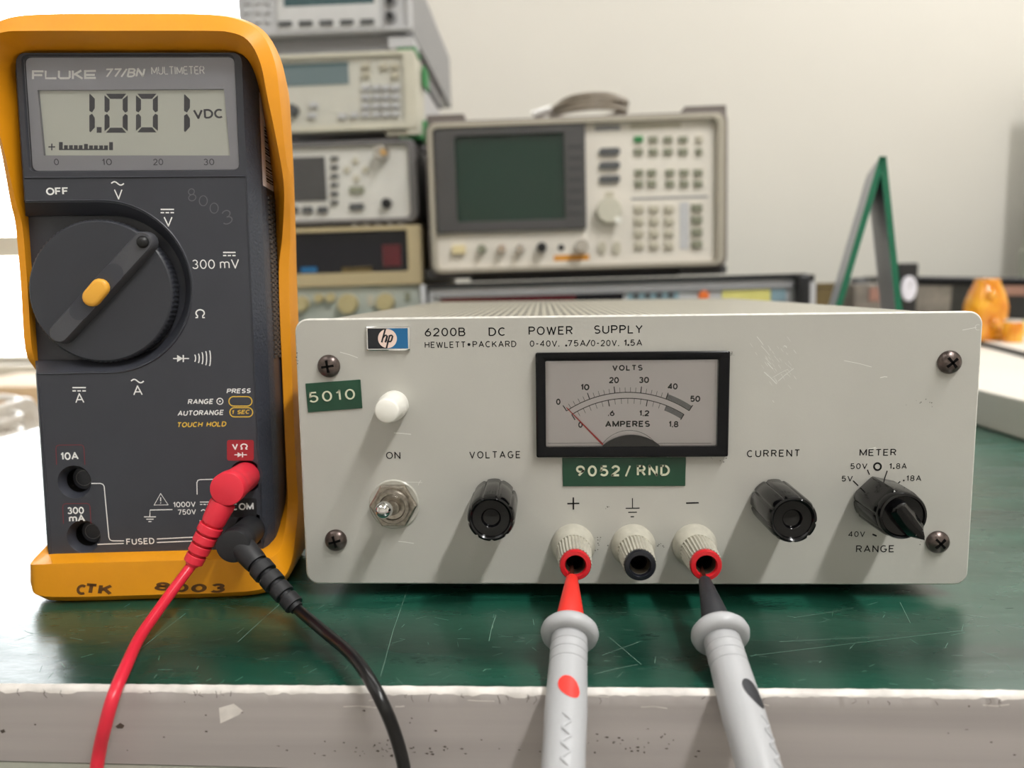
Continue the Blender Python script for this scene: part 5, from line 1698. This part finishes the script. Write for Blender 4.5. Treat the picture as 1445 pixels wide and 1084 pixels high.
# power meter
C_ = Face('power_meter', 'power meter with white face, grey bezel and gold connector, below the keypad instrument', 'power meter', (380, 590, 200, 322), SY)
C_.rpart('cabinet', M_dgrey, 330, 588, 203, 318, .008, .33, .008)
C_.frame('bezel', mat('bezel_grey', rgb(112, 110, 110), .5, vary=.06), (332, 590, 201, 317), (340, 579, 207, 311), -.006, .010, .010, .006)
C_.part('front_panel', mat('white_face', rgb(216, 214, 208), .5, vary=.05), 336, 583, 204, 314, .0, .008)
C_.part('screen', M_dgrey, 408, 460, 222, 284, -.0016, .002)
for k in range(6):
    v_ = s2(0, 175 + 50 * k)[1]; C_.part('soft_key', M_keyd, *[s2(q, 0)[0] for q in (268, 312)], v_ - 2.8, v_ + 2.8, -.004, 0, .0006)
for a, c in ((410, 190), (362, 240), (466, 240), (415, 290)):
    C_.knob('arrow_key', M_keyl, *s2(a, c), 4.6, .003)
for a, c in ((418, 354), (418, 450)):
    u_, v_ = s2(a, c); C_.rpart('key', M_keyg if c < 400 else M_keyd, u_ - 10, u_ + 10, v_ - 4.5, v_ + 4.5, -.004, 0, .001)
for a in (60, 140, 225):
    u_, v_ = s2(a, 468); C_.rpart('key', M_keyd, u_ - 7, u_ + 7, v_ - 4.5, v_ + 4.5, -.004, 0, .001)
C_.knob('sensor_connector', M_silver, *s2(563, 150), 10.5, .016); x_, z_ = C_.px(*s2(565, 140), -.018)
b = MB(); b.lathe([(.0038, .014), (.0038, .019), (.003, .0215), (.001, .022)], (x_, 0, z_), (0, -1, 0), 20); b.build('gold_tip', M_gold, C_.t)
C_.knob('reference_connector', M_black, *s2(588, 432), 7, .008)
for a in (405, 470, 538, 605, 668):
    u_, v_ = s2(a, 548); C_.part('front_foot', M_mgrey, u_ - 4, u_ + 4, v_ - 3, v_ + 4, -.002, .02)

# keypad instrument (counter)
B_ = Face('keypad_instrument', 'cream bench instrument with numeric keypad, second from top of the stack', 'instrument', (335, 590, 76, 190), SY)
B_.part('cabinet', M_lgrey, 334, 574, 81, 186, .006, .34)
B_.frame('front_frame', M_cream, (330, 588, 77, 187), (338, 572, 83, 178), -.006, .008, .003, .002)
B_.part('front_panel', mat('counter_face', rgb(200, 198, 188), .5, vary=.05), 334, 576, 80, 182, -.001, .006)
B_.part('display', M_lcdb, 380, s1(798, 0)[0], s1(0, 398)[1], s1(0, 530)[1], -.002, 0)
B_.part('display_band', M_lcdg, 380, s1(798, 0)[0], s1(0, 396)[1], s1(0, 415)[1], -.0024, 0)
for a, c in ((905, 412), (1015, 415), (1085, 412), (905, 465), (1085, 472), (880 + 25, 545), (970, 545), (1030, 545), (1090, 545), (905, 603), (970, 602), (1030, 600), (1090, 600), (905, 660), (970, 658), (1030, 656), (1090, 655), (905, 712), (970, 712), (1030, 710), (1090, 708), (585, 652), (575, 718), (762, 722), (835, 715)):
    u_, v_ = s1(a, c); B_.part('key', M_lgrey if c > 480 else M_keyl, u_ - 6, u_ + 6, v_ - 4.6, v_ + 4.6, -.006, -.001, .0012)
B_.knob('dial_knob', M_keyd, *s1(462, 690), 8, .012)
B_.part('side_bumper', M_cream, 574, 589, 78, 190, -.004, .05)
B_.part('green_strap', M_green, 590, 594, 82, 112, .03, .06); B_.part('green_strap', M_green, 590, 596, 162, 196, .03, .06)
B_.part('rubber_foot', M_cream, 545, 582, 185, 191, .0, .04); B_.part('green_foot', M_green, 562, 594, 189, 195, .005, .05)

# top: analyser with soft keys
T_ = Face('benchtop_analyzer', 'light grey instrument with dark screen and soft keys, topmost of the stack', 'instrument', (338, 578, -60, 62), SY)
T_.part('cabinet', M_lgrey, 337, 577, -62, 47, .006, .38)
T_.frame('front_frame', M_lgrey, (336, 580, -62, 49), (341, 574, -56, 45), -.006, .008, .004, .003)
T_.part('front_panel', M_lgrey, 338, 577, -60, 47, -.001, .006)
T_.frame('screen_surround', mat('pale_grey', rgb(208, 208, 208), .5, vary=.05), (392, 537, -56, 44), (400, 529, -52, 10), -.006, .0, .002, .001)
T_.part('screen', M_lcdg, 398, 531, -54, 12, -.003, 0)
for k in range(5):
    u_, v_ = 405.5 + 28.7 * k, 36.5 - .8 * k; T_.rpart('soft_key', M_keyd, u_ - 9.5, u_ + 9.5, v_ - 3, v_ + 3, -.0085, -.004, .001)
for r_ in range(3):
    for c_ in range(3):
        u_, v_ = 350 + 14 * c_, 4 + 13.5 * r_; T_.part('key', M_lgrey, u_ - 5, u_ + 5, v_ - 3.4, v_ + 3.4, -.004, 0, .0012)
for c_ in (2, 25):
    T_.knob('connector_surround', M_mgrey, 551.5, c_, 9, .004); T_.knob('connector', M_black, 551.5, c_, 4.6, .010)
T_.part('side_panel', M_mgrey, 577, 579.5, -58, 44, .012, .37)
T_.part('under_tray', M_mgrey, 345, 574, 49, 72, .01, .30)
T_.part('rubber_foot', M_lgrey, 548, 584, 52, 68, .0, .04); T_.part('green_foot', M_green, 560, 586, 66, 71, .0, .04)

# ================================================================== RIGHT-HAND BACKGROUND
# raised white platform with its side facing the supply
b = MB(); b.box(0.386, 1.45, -0.02, 0.98, 0.0002, 0.026)
pf = b.build('white_platform', M_white, smooth=0, bevel=.0015); tag(pf, 'low white platform standing on the bench right of the power supply', 'platform')
b = MB(); b.loft([[(x, y, z) for x, y, z in lp] for lp in ([(0.467, .2, .0262), (1.44, .2, .0262), (1.44, .97, .0262), (0.657, .97, .0262)], [(0.467, .2, .0322), (1.44, .2, .0322), (1.44, .97, .0322), (0.657, .97, .0322)])])
b.mi = [0] * (len(b.f) - 1) + [1]
tr_ = b.build('edged_board', [M_dgrey, M_white], smooth=0); tag(tr_, 'thin white board with a dark edge lying on the white platform under the amber bottle', 'board')
ZM = 0.0323
# amber bottle-shaped plastic piece
ay = 0.70
bp_ = at_y(1388, 485, ay)
sc_ = ay + .252
am = thing('amber_bottle', 'amber plastic bottle with a narrow neck behind the power supply\'s right corner', 'bottle', (bp_.x, ay, ZM))
px2 = sc_ / FPX
b = MB(); hh = (485 - 397) * px2
prof = [(27, 0), (28.5, 2), (29, 10), (29, 30), (30, 48), (28, 58), (24, 70), (20, 78), (17.5, 84), (17.5, 88), (16, 89), (1, 89)]
sq = lambda a, j: 1 - 0.06 * math.cos(4 * a)
zoff = (bp_.z - ZM)
b.lathe([(r_ * .88 * px2, d_ * px2 * (hh + zoff) / hh) for r_, d_ in prof], (bp_.x, ay, ZM), (0, 0, 1), 32, sq); b.build('bottle_body', M_amber, am, smooth=50)
for u_, v_ in ((1389, 415), (1392, 452), (1396, 458), (1400, 471)):  # bumps standing in for small ring highlights on the amber
    c = at_y(u_, v_, ay - .0); b = MB(); b.lathe([(.0001, -.0055), (.0045, -.003), (.0055, 0), (.0045, .003), (.0001, .0055)], (c.x - .003, ay - 25 * px2, c.z), (0, -1, 0), 16); b.build('highlight_bump', M_amber, am, smooth=60)
ap = at_y(1428, 487, .66)
ac_ = thing('amber_jar', 'small amber plastic jar standing right of the amber bottle', 'jar', (ap.x, .66, ZM))
px3 = (.66 + .252) / FPX
b = MB(); b.lathe([(13 * px3, 0), (13.5 * px3, 4 * px3), (12.5 * px3, 26 * px3), (11 * px3, 28 * px3), (1 * px3, 28 * px3)], (ap.x, .66, ZM), (0, 0, 1), 28); b.build('jar_body', M_amber, ac_, smooth=50)
b = MB(); b.lathe([(10.8 * px3, 28 * px3), (10.8 * px3, 31 * px3), (1 * px3, 31.5 * px3)], (ap.x, .66, ZM), (0, 0, 1), 28); b.build('white_lid', M_jar, ac_)
# yellow notepad
np_ = at_y(1440, 462, .80)
b = MB(); b.box(np_.x - .014, np_.x + .09, .76, .90, ZM, ZM + .012)
o = b.build('notepad', M_note, off=(np_.x, .8, ZM), smooth=0); o.location = (np_.x, .8, ZM); o.rotation_euler = (0, 0, R(-12)); tag(o, 'pale yellow notepad lying on the dark edged board at the right edge', 'notepad')
# black case behind
c0_, c1_ = at_y(1262, 436, .93), at_y(1500, 436, .93)
bc = thing('black_case', 'long low black equipment case behind the amber bottle along the wall', 'equipment case', ((c0_.x + c1_.x) / 2 + .05, 1.0, ZM + .006), (0, R(1.8), R(-6)), local=True)
zt_ = at_y(1300, 399, .93).z - ZM
b = MB(); b.box(-.16, .34, -.05, .10, 0.006, zt_); b.build('case_body', M_black, bc, bevel=.003)
b = MB(); b.box(-.13, -.075, -.058, -.05, .012, zt_ - .014); b.build('grey_panel', M_clutter, bc)
b = MB(); b.box(-.03, .03, -.058, -.05, zt_ - .026, zt_ - .012); b.build('brown_panel', M_terra, bc)
b = MB(); b.box(-.16, .34, -.056, -.05, zt_ - .012, zt_ - .003); b.build('top_rail', M_bezel, bc)
# gauge with white face
gy = .86
g0, g1 = at_y(1267, 440, gy), at_y(1297, 371, gy)
ga = thing('dial_gauge', 'black gauge with a round white dial between the green sign and black case', 'gauge', ((g0.x + g1.x) / 2, gy, 0.0265))
b = MB(); b.box(g0.x, g1.x, gy, gy + .05, 0.0265, g1.z); b.build('gauge_body', M_black, ga, bevel=.002)
gc = at_y(1282.5, 407, gy - .004); b = MB(); lp = [(gc.x + .0098 * math.cos(2 * PI * i / 32), gc.z + .0168 * math.sin(2 * PI * i / 32)) for i in range(32)]
b.loft([xz(lp, gy - .006), xz(lp, gy + .001)]); b.build('dial_face', M_clock, ga)
b = MB(); b.tube([(gc.x, gy - .0062, gc.z), (gc.x + .003, gy - .0062, gc.z + .010)], .0005, 6); b.build('pointer', M_keyd, ga)
# olive box and grey clutter on the platform's left part
oy = .80
o0, o1 = at_y(1150, 440, oy), at_y(1188, 399, oy)
ob = thing('parts_box', 'olive brown box standing left of the green folded sign', 'box', ((o0.x + o1.x) / 2, oy, 0.0))
b = MB(); b.box(o0.x, o1.x, oy, oy + .09, 0.0, o1.z - .006); b.build('box_body', M_brown, ob, bevel=.002)
b = MB(); b.box(o0.x - .001, o1.x + .001, oy - .001, oy + .091, o1.z - .006, o1.z); b.build('lid', M_brown, ob, bevel=.001)
cy_ = .84
q0, q1 = at_y(1204, 440, cy_), at_y(1262, 391, cy_)
cb = thing('grey_device', 'small grey device with a dull red band seen inside the green folded sign', 'device', ((q0.x + q1.x) / 2, cy_, 0.0265))
b = MB(); b.box(q0.x, q1.x, cy_, cy_ + .08, 0.0265, q1.z - .008); b.build('device_body', M_clutter, cb, bevel=.003)
b = MB(); b.box(q0.x + .02, q1.x - .002, cy_ - .002, cy_ + .002, q1.z - .032, q1.z - .014); b.build('red_band', M_terra, cb)
b = MB(); b.lathe([(.012, 0), (.012, .03), (.010, .034)], (q0.x + .018, cy_ + .03, q1.z - .008 - .026), (0, 0, 1), 20); b.build('grey_cap', M_keyd, cb)

# green folded table sign
ty0 = .345
apex = at_y(1246, 221, ty0)
lb, rb_ = at_y(1186, 436, ty0), at_y(1266, 436, ty0)


def extend(p, q, z):
    t = (z - p.z) / (q.z - p.z); return p + (q - p) * t


sg = thing('folded_sign', 'tall green edged folded table sign seen edge-on right of the analyzer', 'table sign', (apex.x, ty0, 0.0), (0, 0, R(-17)), local=True)
ap_ = Vector((0, 0, apex.z))
for foot in (extend(apex, lb, 0.0005), extend(apex, rb_, 0.0005)):
    ft = Vector((foot.x - apex.x, 0, 0.0012))
    dd = (ap_ - ft).normalized(); nn = Vector((dd.z, 0, -dd.x))
    tk = .0022
    for nm, m_, ya, yb, k_ in (('green_edge', M_tent, 0, .004, 1.0), ('sheet', M_tentface, .004, .11, .8)):
        b = MB()
        b.loft([[(p.x + nn.x * s_, y_, p.z + nn.z * s_) for p, s_ in ((ft, -tk * k_), (ft, tk * k_), (ap_, tk * k_), (ap_, -tk * k_))] for y_ in (ya, yb)])
        b.build(nm, m_, sg, smooth=0)
# grey green cabinet against the wall at the far right
k0 = at_y(1434, 400, 1.285); k1 = at_y(1446, 300, 1.285)
cab = thing('steel_cabinet', 'grey green steel cabinet standing by the wall at the right edge', 'cabinet', (k1.x + .2, 1.24, 0.0))
b = MB(); b.box(k1.x, k1.x + .4, 1.19, 1.285, 0.0005, k1.z + .22); b.build('cabinet_body', M_greygreen, cab, bevel=.004)
b = MB(); b.box(k0.x, k1.x, 1.21, 1.285, 0.0005, at_y(1436, 352, 1.285).z); b.build('side_box', M_greygreen, cab, bevel=.004)

# ================================================================== LEFT SIDE TABLE UNDER THE WINDOW
zt2 = -0.085
st_ = thing('side_table', 'pale side table under the window left of the bench', 'table', (-0.9, .9, -0.8))
b = MB(); b.box(-1.6, -0.325, .18, 1.30, zt2 - .02, zt2); b.build('table_top', M_white, st_)
for lx in (-1.5, -.4):
    for ly in (.26, 1.22):
        b = MB(); b.box(lx - .02, lx + .02, ly - .02, ly + .02, -.8, zt2 - .02); b.build('leg', M_mgrey, st_)
bx_ = at_y(4, 590, .95); bx2 = at_y(62, 546, .95)
cbx = thing('cardboard_box', 'pale tan box on the side table under the window', 'box', ((bx_.x + bx2.x) / 2, .98, zt2))
b = MB(); b.box(bx_.x - .1, bx2.x, .95, 1.15, zt2, bx2.z); b.build('box_body', M_wood, cbx, bevel=.002)
b = MB(); b.box(bx_.x - .101, bx2.x + .001, .949, 1.151, bx2.z - .012, bx2.z + .001); b.build('lid', M_wood, cbx, bevel=.001)
# milky roll and coiled tubing
ry = .56
c = at_y(26, 582, ry); rr = (at_y(26, 561, ry).z - zt2) / 2
b = MB(); ax = Vector((1, .12, 0)).normalized()
o_ = Vector((c.x - .006, ry, zt2 + rr))
b.lathe([(rr * .62, 0), (rr * .95, 0), (rr, .002), (rr, .011), (rr * .95, .013), (rr * .62, .013), (rr * .62, 0)], o_, ax, 40, None, False, False)
o = b.build('tape_roll', M_jar, off=o_, smooth=40); o.location = o_; tag(o, 'milky white roll standing on the side table at the left edge', 'roll')
for k, (u_, v_, r_) in enumerate(((8, 585, .016), (10, 597, .020))):
    pass
c = at_y(4, 596, .50)
t = thing('tubing_coil', 'loose coil of translucent tubing beside the white roll at the left edge', 'tubing', (c.x, .50, zt2))
b = MB(); b.tube([(c.x - .012 + .024 * math.cos(i * .3), .50 + .024 * math.sin(i * .3), zt2 + .005 + i * .0007) for i in range(112)], .0035, 10); b.build('tube_coil', M_jar, t, smooth=60)
c = at_y(42, 592, .62)
t = thing('glass_dish', 'small pale round dish between the white roll and the multimeter', 'dish', (c.x, .62, zt2))
b = MB(); b.lathe([(.012, 0), (.016, .002), (.018, .030), (.019, .056), (.0175, .056), (.0165, .030), (.012, .004), (.001, .004)], (c.x, .62, zt2), (0, 0, 1), 32, None, True, True); b.build('dish_bowl', M_jar, t, smooth=40)

# ------------------------------------------------------------------ tidy the helper property
for o in list(bpy.data.objects):
    if '_off' in o: del o['_off']
